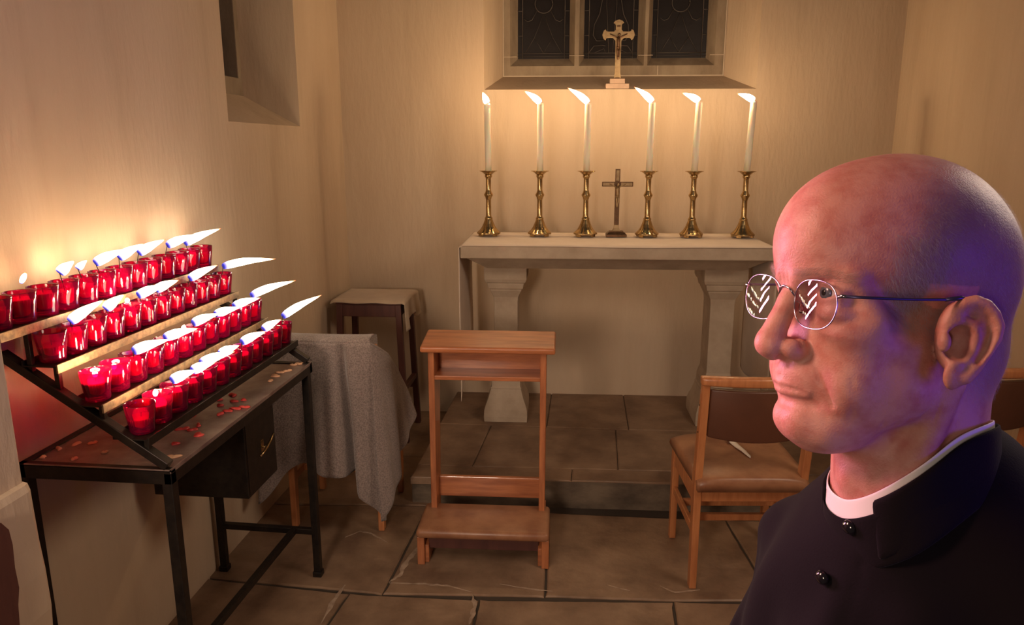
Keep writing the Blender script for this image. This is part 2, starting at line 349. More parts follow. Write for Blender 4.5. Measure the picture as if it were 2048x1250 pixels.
def head_disp(v):
    q=sym(v);o=waves(q,.09,1)*.35+waves(v,.5,2)*.05
    g=lambda pts,w,a:groove(q,pts,w,a)
    o+=g([(80,13,-36),(77,21,-42),(71,27,-56),(65,33,-72),(59,36,-84)],2.3,2.0)     # nasolabial
    o+=g([(62,33,-80),(60,31,-90),(57,29,-100)],2.6,.4)
    o+=g([(55,50,-62),(48,46,-80),(46,42,-104)],2.4,.6)
    o+=g([(66,50,2),(60,57,5)],1.0,.7)+g([(66,50,-1),(58,58,-3)],1.0,.8)+g([(66,49,-4),(57,57,-11)],1.0,.8)+g([(68,46,-8),(60,54,-18)],1.1,.7)
    o+=g([(80,20,-9),(76,30,-15),(70,42,-14)],1.6,.9)+g([(76,28,-22),(66,44,-22),(58,54,-16)],2.2,.8)
    o+=g([(92,6,22),(88,5,12),(84,5,6)],1.4,.9)
    for z in (34,46,58): o+=g([(97-z*.06,0,z-3),(90-z*.05,25,z),(74,45,z-2)],1.3,.3)
    o+=g([(73,20,6.5),(74.5,32,9.5),(68,46,5)],1.2,.8)
    for a in range(5): o+=g([(-6+a*9-8,62-a*3,-72-a*5),(-2+a*8-14,54-a*5,-120-a*3),(2+a*4-20,48-a*5,-168)],1.6,.75)
    o+=g([(2,70,-40),(2,68,-60)],1.8,.7)
    return o
# ================================================================== the setting
# ---- floor: stone slabs (top at z = 0) with joints
def slab_mesh(mb,poly,z1,z0,inset=.004,wob=.004,seed=0):
    r=random.Random(seed); pts=[Vector((x,y,0)) for x,y in poly]; c=sum(pts,Vector())/len(pts); out=[]
    n=len(pts)
    for i in range(n):
        a,b=pts[i],pts[(i+1)%n]; L=(b-a).length; k=max(2,int(L/.035))
        nrm=Vector((-(b-a).y,(b-a).x,0)).normalized()
        if nrm.dot(c-a)<0: nrm=-nrm
        for j in range(k):
            p=a.lerp(b,j/k)+nrm*(inset+wob*abs(noise.noise(Vector((a.x*3+j*.6,a.y*3+seed,seed)))) )
            out.append(p)
    m=len(out); inn=[p+(c-p).normalized()*.006 for p in out]
    vs=[(p.x,p.y,z0) for p in out]+[(p.x,p.y,z1-.004) for p in out]+[(p.x,p.y,z1) for p in inn]
    fs=[]
    for q in range(2):
        for i in range(m): fs.append((q*m+i,q*m+(i+1)%m,(q+1)*m+(i+1)%m,(q+1)*m+i))
    fs.append(tuple(range(2*m,3*m)))
    mb.add(vs,fs)
# world coordinates of the joints, read off the floor
FL=MB()
polys=[ # row in front (nearest)
 [(-1.42,.8),(-.98,.8),(-.845,2.36),(-1.42,2.40)],
 [(-.98,.8),(-.33,.8),(-.365,2.37),(-.845,2.36)],
 [(-.33,.8),(.30,.8),(.335,2.43),(-.365,2.37)],
 [(.30,.8),(1.67,.8),(1.67,2.52),(.335,2.43)],
 # middle row with the kneeler and the chair
 [(-1.42,2.40),(-.72,2.365),(-.70,3.06),(-1.42,3.0)],
 [(-.72,2.365),(-.125,2.41),(-.15,3.05),(-.70,3.06)],
 [(-.125,2.41),(.335,2.43),(.70,2.47),(.63,3.06),(-.15,3.05)],
 [(.70,2.47),(1.67,2.52),(1.67,3.14),(.63,3.06)],
 [(-1.42,3.0),(-.70,3.06),(-.79,3.6),(-1.42,3.58)],
 [(-1.42,3.58),(-.79,3.6),(-.79,4.45),(-1.42,4.45)],
]
for i,p in enumerate(polys): slab_mesh(FL,p,0,-.06,seed=i)
fo=FL.build('floor',slab); tag(fo,'brown worn flagstone floor in front of the raised step','floor',kind='structure')
g=MB().box(-1.9,2.2,.3,4.8,-.09,-.007).build('floor',grout,fo)
g.name='floor_joints'; g['label']='dark mortar between the flagstones'
def smear_mb(mb,pts,w,seed):
    r=random.Random(seed); P_=[]
    for (a,b) in zip(pts,pts[1:]):
        for k in range(6): P_.append(Vector(a).lerp(Vector(b),k/6))
    P_.append(Vector(pts[-1])); n=len(P_); L=[];R_=[]
    for i,p in enumerate(P_):
        d=(P_[min(i+1,n-1)]-P_[max(i-1,0)]).normalized(); q=Vector((-d.y,d.x)); t=math.sin(math.pi*min(1,max(.03,i/(n-1))))**.5
        L.append(p+q*w*t*r.uniform(.3,1.2)); R_.append(p-q*w*t*r.uniform(.3,1.2))
    k=len(mb.v); mb.v+=[(p.x,p.y,.0006) for p in L]+[(p.x,p.y,.0006) for p in R_]
    mb.v+=[((a.x+b.x)/2,(a.y+b.y)/2,.0022) for a,b in zip(L,R_)]
    for i in range(n-1): mb.f+=[(k+i,k+i+1,k+2*n+i+1,k+2*n+i),(k+2*n+i,k+2*n+i+1,k+n+i+1,k+n+i)]
for i,(L,w) in enumerate([([(-0.616, 2.836), (-0.644, 2.738), (-0.685, 2.6), (-0.688, 2.493), (-0.717, 2.44)],0.012),([(-0.716, 2.437), (-0.58, 2.444), (-0.484, 2.441), (-0.394, 2.409)],0.008),([(-0.877, 2.407), (-0.886, 2.311), (-0.885, 2.167)],0.01),([(-0.3, 2.473), (-0.185, 2.452), (-0.101, 2.445)],0.006),([(-0.391, 2.393), (-0.371, 2.319), (-0.377, 2.219)],0.011),([(0.102, 2.508), (0.184, 2.477)],0.004),([(0.297, 2.521), (0.348, 2.485), (0.442, 2.51)],0.006),([(-0.988, 2.743), (-0.941, 2.802), (-0.881, 2.783), (-0.799, 2.722)],0.008)]): 
    m_=MB(); smear_mb(m_,L,w,i); q=m_.build('mortar_smear',smear,fo,smooth=True)
# ---- raised step under the altar
DZ=.13
ST=MB()
dp=[[(-.783,3.075),(-.05,3.115),(-.05,3.24),(-.783,3.21)],[(-.05,3.115),(.78,3.145),(.78,3.27),(-.05,3.24)],[(.78,3.145),(1.67,3.18),(1.67,3.31),(.78,3.27)],
 [(-.783,3.21),(-.52,3.22),(-.50,3.76),(-.783,3.75)],[(-.52,3.22),(.165,3.25),(.17,3.76),(-.50,3.76)],[(.165,3.25),(.82,3.275),(.84,3.79),(.17,3.76)],[(.82,3.275),(1.67,3.31),(1.67,3.82),(.84,3.79)],
 [(-.783,3.75),(-.20,3.76),(-.20,4.4),(-.783,4.4)],[(-.20,3.76),(.24,3.765),(.235,4.4),(-.20,4.4)],[(.24,3.765),(.9,3.79),(.9,4.4),(.235,4.4)],[(.9,3.79),(1.67,3.82),(1.67,4.44),(.9,4.4)]]
for i,p in enumerate(dp): slab_mesh(ST,p,DZ,.095,inset=.0015,wob=.002,seed=i+20)
s1=ST.build('trim_1',slab); tag(s1,'raised flagstone step that carries the altar','step',kind='structure')
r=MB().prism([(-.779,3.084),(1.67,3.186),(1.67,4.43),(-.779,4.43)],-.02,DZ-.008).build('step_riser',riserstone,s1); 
# ---- walls
def wall_quads(name,m,verts,faces,label): 
    o=MB().add(verts,faces).build(name,m); return tag(o,label,'wall',kind='structure')
HT=3.4
# left wall, one deep splayed window opening
ly0,ly1,lz0,lz1=2.86,3.61,1.70,3.0; D=.25
def xl(y): return -1.40-.02*(y-1.5)/2.84
def P(y,z,d=0): return (xl(y)-d,y,z)
ib0,ib1,iz0,iz1=2.97,3.535,1.845,2.9
V=[P(-.6,-.05),P(ly0,-.05),P(ly1,-.05),P(4.45,-.05),P(-.6,lz0),P(ly0,lz0),P(ly1,lz0),P(4.45,lz0),P(-.6,lz1),P(ly0,lz1),P(ly1,lz1),P(4.45,lz1),P(-.6,HT),P(ly0,HT),P(ly1,HT),P(4.45,HT),
   P(ib0,iz0,D),P(ib1,iz0,D),P(ib0,iz1,D),P(ib1,iz1,D)]
Fs=[(0,1,5,4),(1,2,6,5),(2,3,7,6),(4,5,9,8),(6,7,11,10),(8,9,13,12),(9,10,14,13),(10,11,15,14),(5,6,17,16),(6,10,19,17),(10,9,18,19),(9,5,16,18)]
wl=wall_quads('wall_left',plaster,V,Fs,'cream plaster wall on the left, behind the votive candles')
# back wall (turned 2.5 degrees), three-light window opening
A=math.radians(2.5); BO=Vector((0,4.325,0)); BX=Vector((math.cos(A),math.sin(A),0)); BY=Vector((-math.sin(A),math.cos(A),0))
def B(x,z,d=0): return tuple(BO+BX*x+BY*d+Vector((0,0,z)))
bx0,bx1,bz0,bz1=-.60,.905,1.917,3.1; DB=.30; cx0,cx1,cz0,cz1=-.515,.785,2.012,3.1
V=[B(x,z) for z in(-.05,bz0,bz1,HT) for x in(-1.52,bx0,bx1,1.80)]+[B(cx0,cz0,DB),B(cx1,cz0,DB),B(cx0,cz1,DB),B(cx1,cz1,DB)]
Fs=[(0,1,5,4),(1,2,6,5),(2,3,7,6),(4,5,9,8),(6,7,11,10),(8,9,13,12),(9,10,14,13),(10,11,15,14),(5,6,17,16),(6,10,19,17),(10,9,18,19),(9,5,16,18)]
wall_quads('wall_back',plaster,V,Fs,'cream plaster wall behind the altar')
wr=MB().box(1.668,1.9,-.2,4.5,-.05,HT).build('wall_right',plaster); tag(wr,'cream plaster wall on the right','wall',kind='structure')
# ---- back window: stone frame with three lights, leaded glass
w1=empty('window_1',B(0.128,cz0,DB),0,'three-light leaded window with stone mullions above the altar','window'); w1['kind']='structure'
def into(o,root):
    # world-space mesh parented under a root: keep world placement
    o.parent=root; o.matrix_parent_inverse=Matrix.LocRotScale(root.location,root.rotation_euler,None).inverted(); return o
lights=[(-.429,-.121),(-.033,.284),(.369,.690)]
fronts=[(-.472,-.090),(-.064,.318),(.338,.728)]
zb,zf=2.122,2.072; ztop=3.1
fm=MB()
edges=[cx0-.03]+[v for a in fronts for v in a]+[cx1+.03]
d0,d1=DB-.004,DB+.075
for i in (0,2,4,6): fm.add([B(edges[i],zf,d0),B(edges[i+1],zf,d0),B(edges[i+1],ztop,d0),B(edges[i],ztop,d0)],[(0,1,2,3)])
fm.add([B(edges[0],cz0-.02,d0),B(edges[-1],cz0-.02,d0),B(edges[-1],zf,d0),B(edges[0],zf,d0)],[(0,1,2,3)])
for (fa,fb),(la,lb) in zip(fronts,lights):
    fm.add([B(fa,zf,d0),B(fb,zf,d0),B(lb,zb,d1),B(la,zb,d1)],[(0,1,2,3)])
    fm.add([B(fa,zf,d0),B(la,zb,d1),B(la,ztop,d1),B(fa,ztop,d0)],[(0,1,2,3)])
    fm.add([B(fb,zf,d0),B(fb,ztop,d0),B(lb,ztop,d1),B(lb,zb,d1)],[(0,1,2,3)])
into(fm.build('stone_frame',framestone),w1)
# thin pale mortar joints of the stone frame
jm=MB()
for a,b in [((cx0,2.125),(-.429,2.125)),((-.121,2.13),(-.033,2.13)),((.284,2.13),(.369,2.13)),((.70,2.13),(cx1,2.13))]:
    jm.bar(B(a[0],a[1],d0-.0005),B(b[0],b[1],d0-.0005),.003)
jm.bar(B(.40,cz0,d0-.0005),B(.40,zf,d0-.0005),.004); jm.bar(B(cx0+.003,cz0,d0-.002),B(cx0+.003,ztop,d0-.002),.006); jm.bar(B(cx1-.003,cz0,d0-.002),B(cx1-.003,ztop,d0-.002),.006); jm.bar(B(cx0,cz0+.003,d0-.002),B(cx1,cz0+.003,d0-.002),.006)
into(jm.build('mortar_joint',mat('pale_mortar',(.52,.42,.32),.9)),w1)
def arc(cx,cz,r,a0,a1,n=14): return [(cx+r*math.cos(math.radians(a0+(a1-a0)*i/n)),cz+r*math.sin(math.radians(a0+(a1-a0)*i/n))) for i in range(n+1)]
for k,(la,lb) in enumerate(lights):
    pane=MB().add([B(la,zb,d1-.004),B(lb,zb,d1-.004),B(lb,ztop,d1-.004),B(la,ztop,d1-.004)],[(0,1,2,3)]).build('pane',darkglass); into(pane,w1)
    c=(la+lb)/2; w=lb-la; cm=MB(); dd=d1-.009
    def line(pts,r=.0028): cm.tube([B(x,z,dd) for x,z in pts],r,6)
    line([(la+.028,zb),(la+.028,ztop)]); line([(lb-.028,zb),(lb-.028,ztop)]); line([(la,zb+.03),(lb,zb+.03)]); line([(la,zb+.012),(lb,zb+.012)],.0018)
    for z in (zb+.13,zb+.27,zb+.41): line([(la,z),(la+.028,z)]); line([(lb-.028,z),(lb,z)])
    if k!=1:
        z0=zb+.31; line(arc(c,z0,.052,0,360,28),.0036)
        for s in (-1,1):
            line([(c+s*.038,z0-.034),(c+s*.07,z0-.09),(c+s*.095,z0-.10),(c+s*.118,z0-.085)])
            line([(c+s*.045,z0+.03),(c+s*.07,z0+.08),(c+s*.118,z0+.10)])
            line([(c,z0-.052),(c+s*.03,z0-.13),(c+s*.055,z0-.19),(c+s*.11,zb+.03)],.0016); line([(c,zb+.03),(c+s*.055,z0-.19)],.0016)
    else:
        for s in (-1,1):
            line([(c+s*.012,ztop),(c+s*.03,zb+.30),(c+s*.022,zb+.2),(c+s*.012,zb+.03)],.002)
            line([(c+s*.055,ztop),(c+s*.055,zb+.33),(c+s*.07,zb+.25),(c+s*.10,zb+.19),(c+s*.105,zb+.13),(c+s*.085,zb+.10),(c+s*.04,zb+.10)],.0034)
            line([(c+s*.13,zb+.03),(c+s*.10,zb+.07),(c+s*.05,zb+.075),(c+s*.03,zb+.07)],.003)
            line([(c+s*.10,zb+.03),(c+s*.04,zb+.055),(c+s*.03,zb+.03)],.002)
    q=cm.build('lead_came',came,smooth=True); into(q,pane)
# ---- left window: dark leaded light at the back of its splay
w2=empty('window_2',(xl(3.2)-D,3.25,iz0),0,'dark window deep in the splayed opening of the left wall','window'); w2['kind']='structure'
fm=MB(); X0=xl(3.2)-D
fm.box(X0-.10,X0+.004,ib1-.035,ib1+.02,iz0-.02,iz1); fm.box(X0-.10,X0+.004,ib0-.06,ib0+.02,iz0-.02,iz1); fm.box(X0-.10,X0+.006,ib0,ib1,iz0-.02,iz0+.075)
into(fm.build('stone_frame',framestone,bevel=.004),w2)
pn=MB().box(X0-.09,X0-.07,ib0,ib1,iz0,iz1).build('pane',darkglass); into(pn,w2)
cm=MB()
for i in range(1,5):
    y=ib0+(ib1-ib0)*i/5; cm.bar((X0-.068,y,iz0+.07),(X0-.068,y,iz1),.006)
for i in range(6): cm.bar((X0-.068,ib0,iz0+.15+i*.17),(X0-.068,ib1,iz0+.15+i*.17),.006)
q=cm.build('lead_came',came); into(q,pn)
# ---- plastered pier at the left edge, its base bulging, with the plaster lost low down
pr_=[(-1.8,.35),(-1.057,.35),(-1.057,1.2),(-1.8,1.2)]
pm=MB().prism(pr_,.0,HT)
pier=pm.build('wall_pier',plaster,bevel=.004); tag(pier,'pale plaster pier at the left edge of the picture','wall',kind='structure')
prof=[(.98,.001),(.978,.016),(.965,.023),(.93,.024),(.86,.027),(.80,.034),(.72,.036),(.66,.028),(.60,.026),(.52,.030),(.45,.034),(.2,.036),(0,.036)]
bm_=MB()
ring=[]
for z,o_ in prof: ring.append([(-1.8,.33,z),(-1.057+o_*.75,.33,z),(-1.057+o_*.75,1.19,z),(-1.059+o_*.6,1.201,z),(-1.8,1.201,z)])
vs=[p for q in ring for p in q]; n=5
fs=[(i*n+j,i*n+(j+1)%n,(i+1)*n+(j+1)%n,(i+1)*n+j) for i in range(len(ring)-1) for j in range(n)]+[tuple(range(n)),tuple((len(ring)-1)*n+j for j in range(n))]
bm_.add(vs,fs); b_=bm_.build('pier_base',plaster,pier)
# dark broken patch low on the pier
pp=[(1.02,.955),(1.096,.953),(1.110,.932),(1.113,.901),(1.110,.857),(1.112,.815),(1.104,.785),(1.10,.745),(1.085,.70),(1.06,.66),(1.04,.65),(1.0,.66)]
dm=MB().add([(-1.0195,y,z) for y,z in pp]+[(-1.06,y,z) for y,z in pp],[tuple(range(12)),tuple(range(12,24))[::-1]]+[(i,(i+1)%12,12+(i+1)%12,12+i) for i in range(12)])
q=dm.build('bare_stone',darkwood,pier); q['label']='dark bare patch where the plaster is lost'
# ================================================================== altar
alt=empty('altar',(.128,3.89,DZ),A,'pale dressed stone altar table on two moulded pillars','altar')
def alo(mb,name,m,**k): return mb.build(name,m,alt,**k)
H=1.0; a=.765
m_=MB()
z1,z0,zc=1.130-DZ,1.066-DZ,1.0-DZ
m_.add([(-a,-.285,z0),(a,-.285,z0),(a,.285,z0),(-a,.285,z0),(-a,-.285,z1),(a,-.285,z1),(a,.285,z1),(-a,.285,z1)],[(0,3,2,1),(4,5,6,7),(0,1,5,4),(1,2,6,5),(2,3,7,6),(3,0,4,7)])
alo(m_,'table_slab',stone,bevel=.006)
m_=MB(); b=.645
m_.add([(-b,-.165,zc),(b,-.165,zc),(b,.20,zc),(-b,.20,zc),(-b-.095,-.262,z0-.001),(b+.095,-.262,z0-.001),(b+.095,.27,z0-.001),(-b-.095,.27,z0-.001)],[(0,3,2,1),(4,5,6,7),(0,1,5,4),(1,2,6,5),(2,3,7,6),(3,0,4,7)])
alo(m_,'moulding',stone,bevel=.003)
secs=[(.117,0),(.119,.03),(.117,.07),(.110,.095),(.098,.125),(.087,.165),(.083,.18),(.086,.185),(.079,.19),(.077,.235),(.070,.265),(.064,.285),(.063,.31),(.063,.66),(.066,.69),(.077,.715),(.083,.727),(.084,.737),(.091,.738),(.097,.765),(.098,.772),(.104,.773),(.112,.792),(.112,.87)]
for x in (-.558,.586):
    p=MB().loft([(w,w+.03,z) for w,z in secs]).build('pillar',stone,alt,bevel=.012,loc=(x,.085,0))
# linen cloth lying over the table top, hanging far down at both ends
def cloth_fn(u,v):
    # u runs left end bottom -> over the top -> right end bottom
    L1=.80; tot=2*a+2*L1; s=u*tot
    y=-.290+v*.565
    hem=.04*math.sin(v*5)+.10*v
    if s<L1: k=(L1-s)/L1; x=-a-.006-.004*math.sin(k*6+v*7)*k; z=z1-.004-(L1-s)*(1-hem)
    elif s>L1+2*a: k=(s-L1-2*a)/L1; x=a+.006+.004*math.sin(k*6+v*7)*k; z=z1-.004-(s-L1-2*a)*(1-hem)
    else: x=-a+(s-L1); z=z1+.0035
    if L1<=s<=L1+2*a and v<.02: z-=.003+.004*max(0,math.sin(x*5.0+1.1)); y-=.004
    return (x,y,z)
cl=grid(cloth_fn,150,16).build('altar_cloth',linen,smooth=True,solid=.003,loc=(.128,3.89,DZ)); cl.rotation_euler=(0,0,A)
tag(cl,'plain off-white linen cloth covering the stone altar top and hanging at its ends','altar cloth')
TOP=1.1385
# ---- candlesticks
def sq(a,r,z):
    # eight-lobed skirt near the foot
    k=max(0,min(1,(.088-z)/.05)); return r*(1-.07*k*(1-abs(math.cos(4*a)))**1.5)
cs=empty('candlestick',(0,0,0)); 
foot=MB().lathe([(.053,.012),(.060,.010),(.063,.012),(.063,.018),(.054,.026),(.044,.036),(.035,.050),(.028,.066),(.023,.080),(.020,.088)],48,fn=sq)
for k in range(4):
    an=math.pi/4+k*math.pi/2; foot.box(-.013,.013,-.006,.006,0,.016,Matrix.Translation((.052*math.cos(an),.052*math.sin(an),0))@Matrix.Rotation(an+math.pi/2,4,'Z'))
foot.build('foot',brass,cs,smooth=False,bevel=.001)
smooth_all(MB().lathe([(.019,.086),(.021,.090),(.0205,.096),(.017,.099),(.0155,.104),(.0142,.110),(.0135,.190),(.0145,.196),(.0165,.199),(.0165,.203),(.0235,.214),(.0235,.220),(.0165,.231),(.0165,.235),(.0145,.238),(.0135,.244),(.0135,.300),(.015,.306),(.0185,.309),(.0195,.315),(.0185,.320),(.016,.322)],32).build('stem',brass,cs))
smooth_all(MB().lathe([(.014,.320),(.021,.324),(.030,.332),(.038,.338),(.047,.340),(.047,.342),(.040,.3425),(.030,.341),(.010,.341)],40).build('drip_pan',brass,cs))
def flame(base,vec,r,name,parent,bend=.25,n=22,m=12,blue=True):
    """a blown flame: starts at base, its tip at base+vec"""
    base=Vector(base);vec=Vector(vec);L=vec.length;up=Vector((0,0,1))
    side=up-vec.normalized()*up.dot(vec.normalized())
    pts=[];rs=[];al=[]
    for i in range(n+1):
        t=i/n; p=base+vec*t+side*(math.sin(t*math.pi)*L*.06*bend*4)-side*(t*t*(1-t))*L*.12
        pts.append(p); al.append(t if blue else .14+.86*t)
        if t<.12: k=.72+.28*(t/.12)**.6
        elif t<.35: k=1
        else: k=max(.0,(1-(t-.35)/.65))**.85
        if L<.03: k=math.sin(max(.08,min(1,(t*.9+.08)))*math.pi)**.7
        rs.append(max(r*k,.0004))
    mb=MB().tube(pts,rs,m); o=mb.build(name,flamem,parent,smooth=True)
    at=o.data.attributes.new('along','FLOAT','POINT'); vals=[0.0]*len(o.data.vertices)
    for i in range(n+1):
        for j in range(m): vals[i*m+j]=al[i]
    at.data.foreach_set('value',vals); return o
def flame_light(loc,energy,col=(1,.66,.35),rad=.02):
    l=bpy.data.lights.new('flame_light','POINT'); l.energy=energy; l.color=col; l.shadow_soft_size=rad
    o=bpy.data.objects.new('flame_light',l); C.objects.link(o); o.location=loc; return o
AX=[-.528,-.257,-.015,.308,.540,.806]; FV=[(-.023,0,.056),(-.084,.01,.060),(-.107,.01,.075),(-.094,.01,.074),(-.087,.01,.042),(-.086,0,.034)]
posn=['leftmost of the six','second from the left','third from the left, just left of the crucifix','fourth from the left, just right of the crucifix','fifth from the left','rightmost, nearest the priest']
for i,x in enumerate(AX):
    y=3.945+.044*(x-.128)+.02
    o=cs if i==0 else copy_tree(cs)
    o.location=(x+.001*(i-2),y,TOP)
    o.rotation_euler=(0,0,math.radians(3*i))
    tag(o,'brass altar candlestick, '+posn[i],'candlestick','brass candlesticks in a row on the altar')
    ce=empty('altar_candle',(x+.001*(i-2),y,TOP+.3415),0,'tall lit candle on the altar, '+posn[i],'candle','tall candles on the altar')
    hh=.344+(-.002,-.002,-.002,.002,.003,.006)[i]; tx=(-.004,-.001,.001,.003,.006,.012)[i]
    cb=MB().tube([(tx*t,0,hh*t) for t in (0,.2,.4,.6,.8,.97,1)],[.0168]*6+[.0150],20).build('wax_shaft',wax,ce,smooth=True)
    MB().tube([(tx,0,hh-.002),(tx,0,hh+.004),(tx-.002,0,hh+.009)],.0012,6).build('wick',wickm,ce)
    flame((tx-.001,0,hh+.003),FV[i],.0165,'flame',ce,blue=False)
    v=Vector(FV[i])*.4; flame_light(Vector((x+tx,y,TOP+.3415+hh))+v+Vector((0,0,.012)),11)
# ---- crucifixes
def corpus(parent,s,z,y,m):
    """small figure of Christ on the cross: arms spread up, legs together"""
    mb=MB()
    mb.tube([(0,y,z+.030*s),(0,y-.002*s,z+.015*s),(0,y,z-.002*s),(0.001*s,y-.001*s,z-.018*s),(0,y,z-.026*s)],[.007*s,.011*s,.009*s,.0105*s,.009*s],8)
    mb.tube([(0,y,z+.033*s),(.002*s,y-.004*s,z+.040*s),(.004*s,y-.005*s,z+.046*s),(.004*s,y-.004*s,z+.051*s)],[.004*s,.007*s,.0075*s,.004*s],8)
    for q in(-1,1):
        mb.tube([(q*.008*s,y,z+.027*s),(q*.026*s,y,z+.037*s),(q*.050*s,y+.001*s,z+.048*s)],[.0052*s,.004*s,.003*s],6)
        mb.tube([(q*.005*s,y,z-.024*s),(q*.006*s+.002*s,y-.006*s,z-.050*s),(q*.003*s,y,z-.082*s),(q*.002*s,y-.004*s,z-.092*s)],[.007*s,.0062*s,.0042*s,.004*s],6)
    mb.box(-.010*s,.010*s,y-.008*s,y+.004*s,z-.036*s,z-.020*s)
    return mb.build('figure',m,parent,smooth=True)
cz=empty('crucifix',(.148,3.965,TOP),A,'dark bronze crucifix standing on the altar between the third and fourth candlesticks','crucifix')
MB().loft([(.054,.034,0),(.054,.034,.012),(.042,.026,.024),(.036,.022,.026),(.036,.022,.030)]).build('base',bronze,cz,bevel=.001)
MB().loft([(.022,.014,.030),(.014,.009,.045),(.012,.008,.062)]).build('socket',gilt,cz,bevel=.001)
m_=MB().box(-.0125,.0125,-.006,.006,.060,.352); m_.box(-.081,.081,-.006,.006,.262,.286); m_.build('cross',bronze,cz,bevel=.0015)
m_=MB(); 
for x0,x1,zz0,zz1 in((-.076,-.018,.266,.282),(.018,.076,.266,.282),(-.008,.008,.292,.346)): m_.box(x0,x1,-.0078,-.005,zz0,zz1)
m_.build('inlay',gilt,cz,bevel=.001)
corpus(cz,.86,.235,-.011,gilt)
MB().box(-.008,.008,-.009,-.006,.310,.322).build('title_plate',gilt,cz,bevel=.0008)
sc_=empty('crucifix.001',B(.146,1.918,.045),A,'gilt metal crucifix with pointed arm ends on the window sill','crucifix')
MB().box(-.065,.065,-.030,.040,.0,.031).build('base_step',pinkstone,sc_,bevel=.003)
MB().box(-.042,.042,-.020,.030,.031,.058).build('base_step',pinkstone,sc_,bevel=.003)
def gothic(w,l,flare):  # half outline of one arm end
    return [(w,l-.030),(w*1.35,l-.024),(w*1.6,l-.022),(0,l)]
w=.0165
top=.372; bot=.062; cy=.292; arm=.090
def armend(cx_,cy_,dx,dy,w):
    nx,ny=-dy,dx
    return [(cx_+nx*a_*w+dx*b_,cy_+ny*a_*w+dy*b_) for a_,b_ in ((-1,-.030),(-1.25,-.022),(-1.75,-.019),(-1.35,-.008),(0,0),(1.35,-.008),(1.75,-.019),(1.25,-.022),(1,-.030))]
out=[(-w*.95,bot),(w*.95,bot)]
out=[(w*1.15,bot),(w*1.15,bot+.014),(w*.9,bot+.024),(w,cy-w*1.9),(w*1.9,cy-w)]+armend(arm,cy,1,0,w)+[(w*1.5,cy+w),(w,cy+w*1.6)]+armend(0,top,0,1,w)+[(-w,cy+w*1.6),(-w*1.5,cy+w)]+armend(-arm,cy,-1,0,w)+[(-w*1.9,cy-w),(-w,cy-w*1.9),(-w*.9,bot+.024),(-w*1.15,bot+.014),(-w*1.15,bot)]
MB().prism(out,-.004,.004,Matrix.Rotation(math.pi/2,4,'X')).build('cross',gilt,sc_,bevel=.0012)
MB().lathe([(.023,-.006),(.026,-.003),(.026,.001),(.023,.003)],24).build('halo_disc',gilt,sc_).matrix_local=Matrix.Translation((0,0,cy))@Matrix.Rotation(math.pi/2,4,'X')
corpus(sc_,.95,cy-.042,-.010,bronze)
MB().box(-.009,.009,-.0075,-.004,cy+.040,cy+.050).build('title_plate',bronze,sc_,bevel=.0008)
smooth_all(MB().lathe([(.002,-.006),(.007,-.006),(.008,-.003),(.007,.0)],12).build('boss',brass,sc_)).matrix_local=Matrix.Translation((0,0,cy-.142))@Matrix.Rotation(math.pi/2,4,'X')
MB().box(-.012,.012,-.008,.008,.056,.066).build('tenon',bronze,sc_)
# ================================================================== kneeler
kn=empty('prie_dieu',(-.386,2.73,0),math.radians(2.2),'oak kneeling desk with sloping top, book shelf and padded tan kneeling board','kneeling desk')
# desk top: front edge lower and nearer
Mt=Matrix.Translation((.010,.085,.848))@Matrix.Rotation(math.radians(7),4,'X')
MB().box(-.262,.262,-.098,.098,-.013,.013,Mt).build('desk_top',wood,kn,bevel=.008,seg=3)
for s in(-1,1):
    MB().add([(s*.232+.004,.02,.10),(s*.208+.004,.02,.10),(s*.208+.004,.115,.10),(s*.232+.004,.115,.10),(s*.232+.006,.015,.826),(s*.208+.006,.015,.826),(s*.208+.006,.165,.845),(s*.232+.006,.165,.845)],[(0,3,2,1),(4,5,6,7),(0,1,5,4),(1,2,6,5),(2,3,7,6),(3,0,4,7)]).build('side_panel',woodv,kn,bevel=.003)
    MB().add([(s*.240,-.13,.0),(s*.214,-.13,.0),(s*.214,.14,.0),(s*.240,.14,.0),(s*.240,-.13,.075),(s*.214,-.13,.075),(s*.214,.115,.16),(s*.240,.115,.16)],[(0,3,2,1),(4,5,6,7),(0,1,5,4),(1,2,6,5),(2,3,7,6),(3,0,4,7)]).build('foot_runner',wood,kn,bevel=.003)
MB().box(-.205,.217,.022,.150,.705,.723).build('book_shelf',wood,kn,bevel=.003)
MB().box(-.205,.217,.135,.150,.705,.840).build('back_board',wood,kn,bevel=.002)
MB().box(-.207,.215,.085,.105,.180,.268).build('cross_rail',wood,kn,bevel=.003)
MB().box(-.217,.217,-.115,-.098,.055,.118).build('front_board',darkwood,kn,bevel=.002)
for s in(-1,1): MB().box(s*.243-(.0 if s>0 else -.0)-.014,s*.243+.014-.0,-.148,-.118,0,.118).build('front_leg',woodv,kn,bevel=.002)
pad=MB().box(-.258,.258,-.168,.072,.120,.158).build('kneeling_pad',leather,kn,bevel=.016,seg=4); smooth_all(pad)
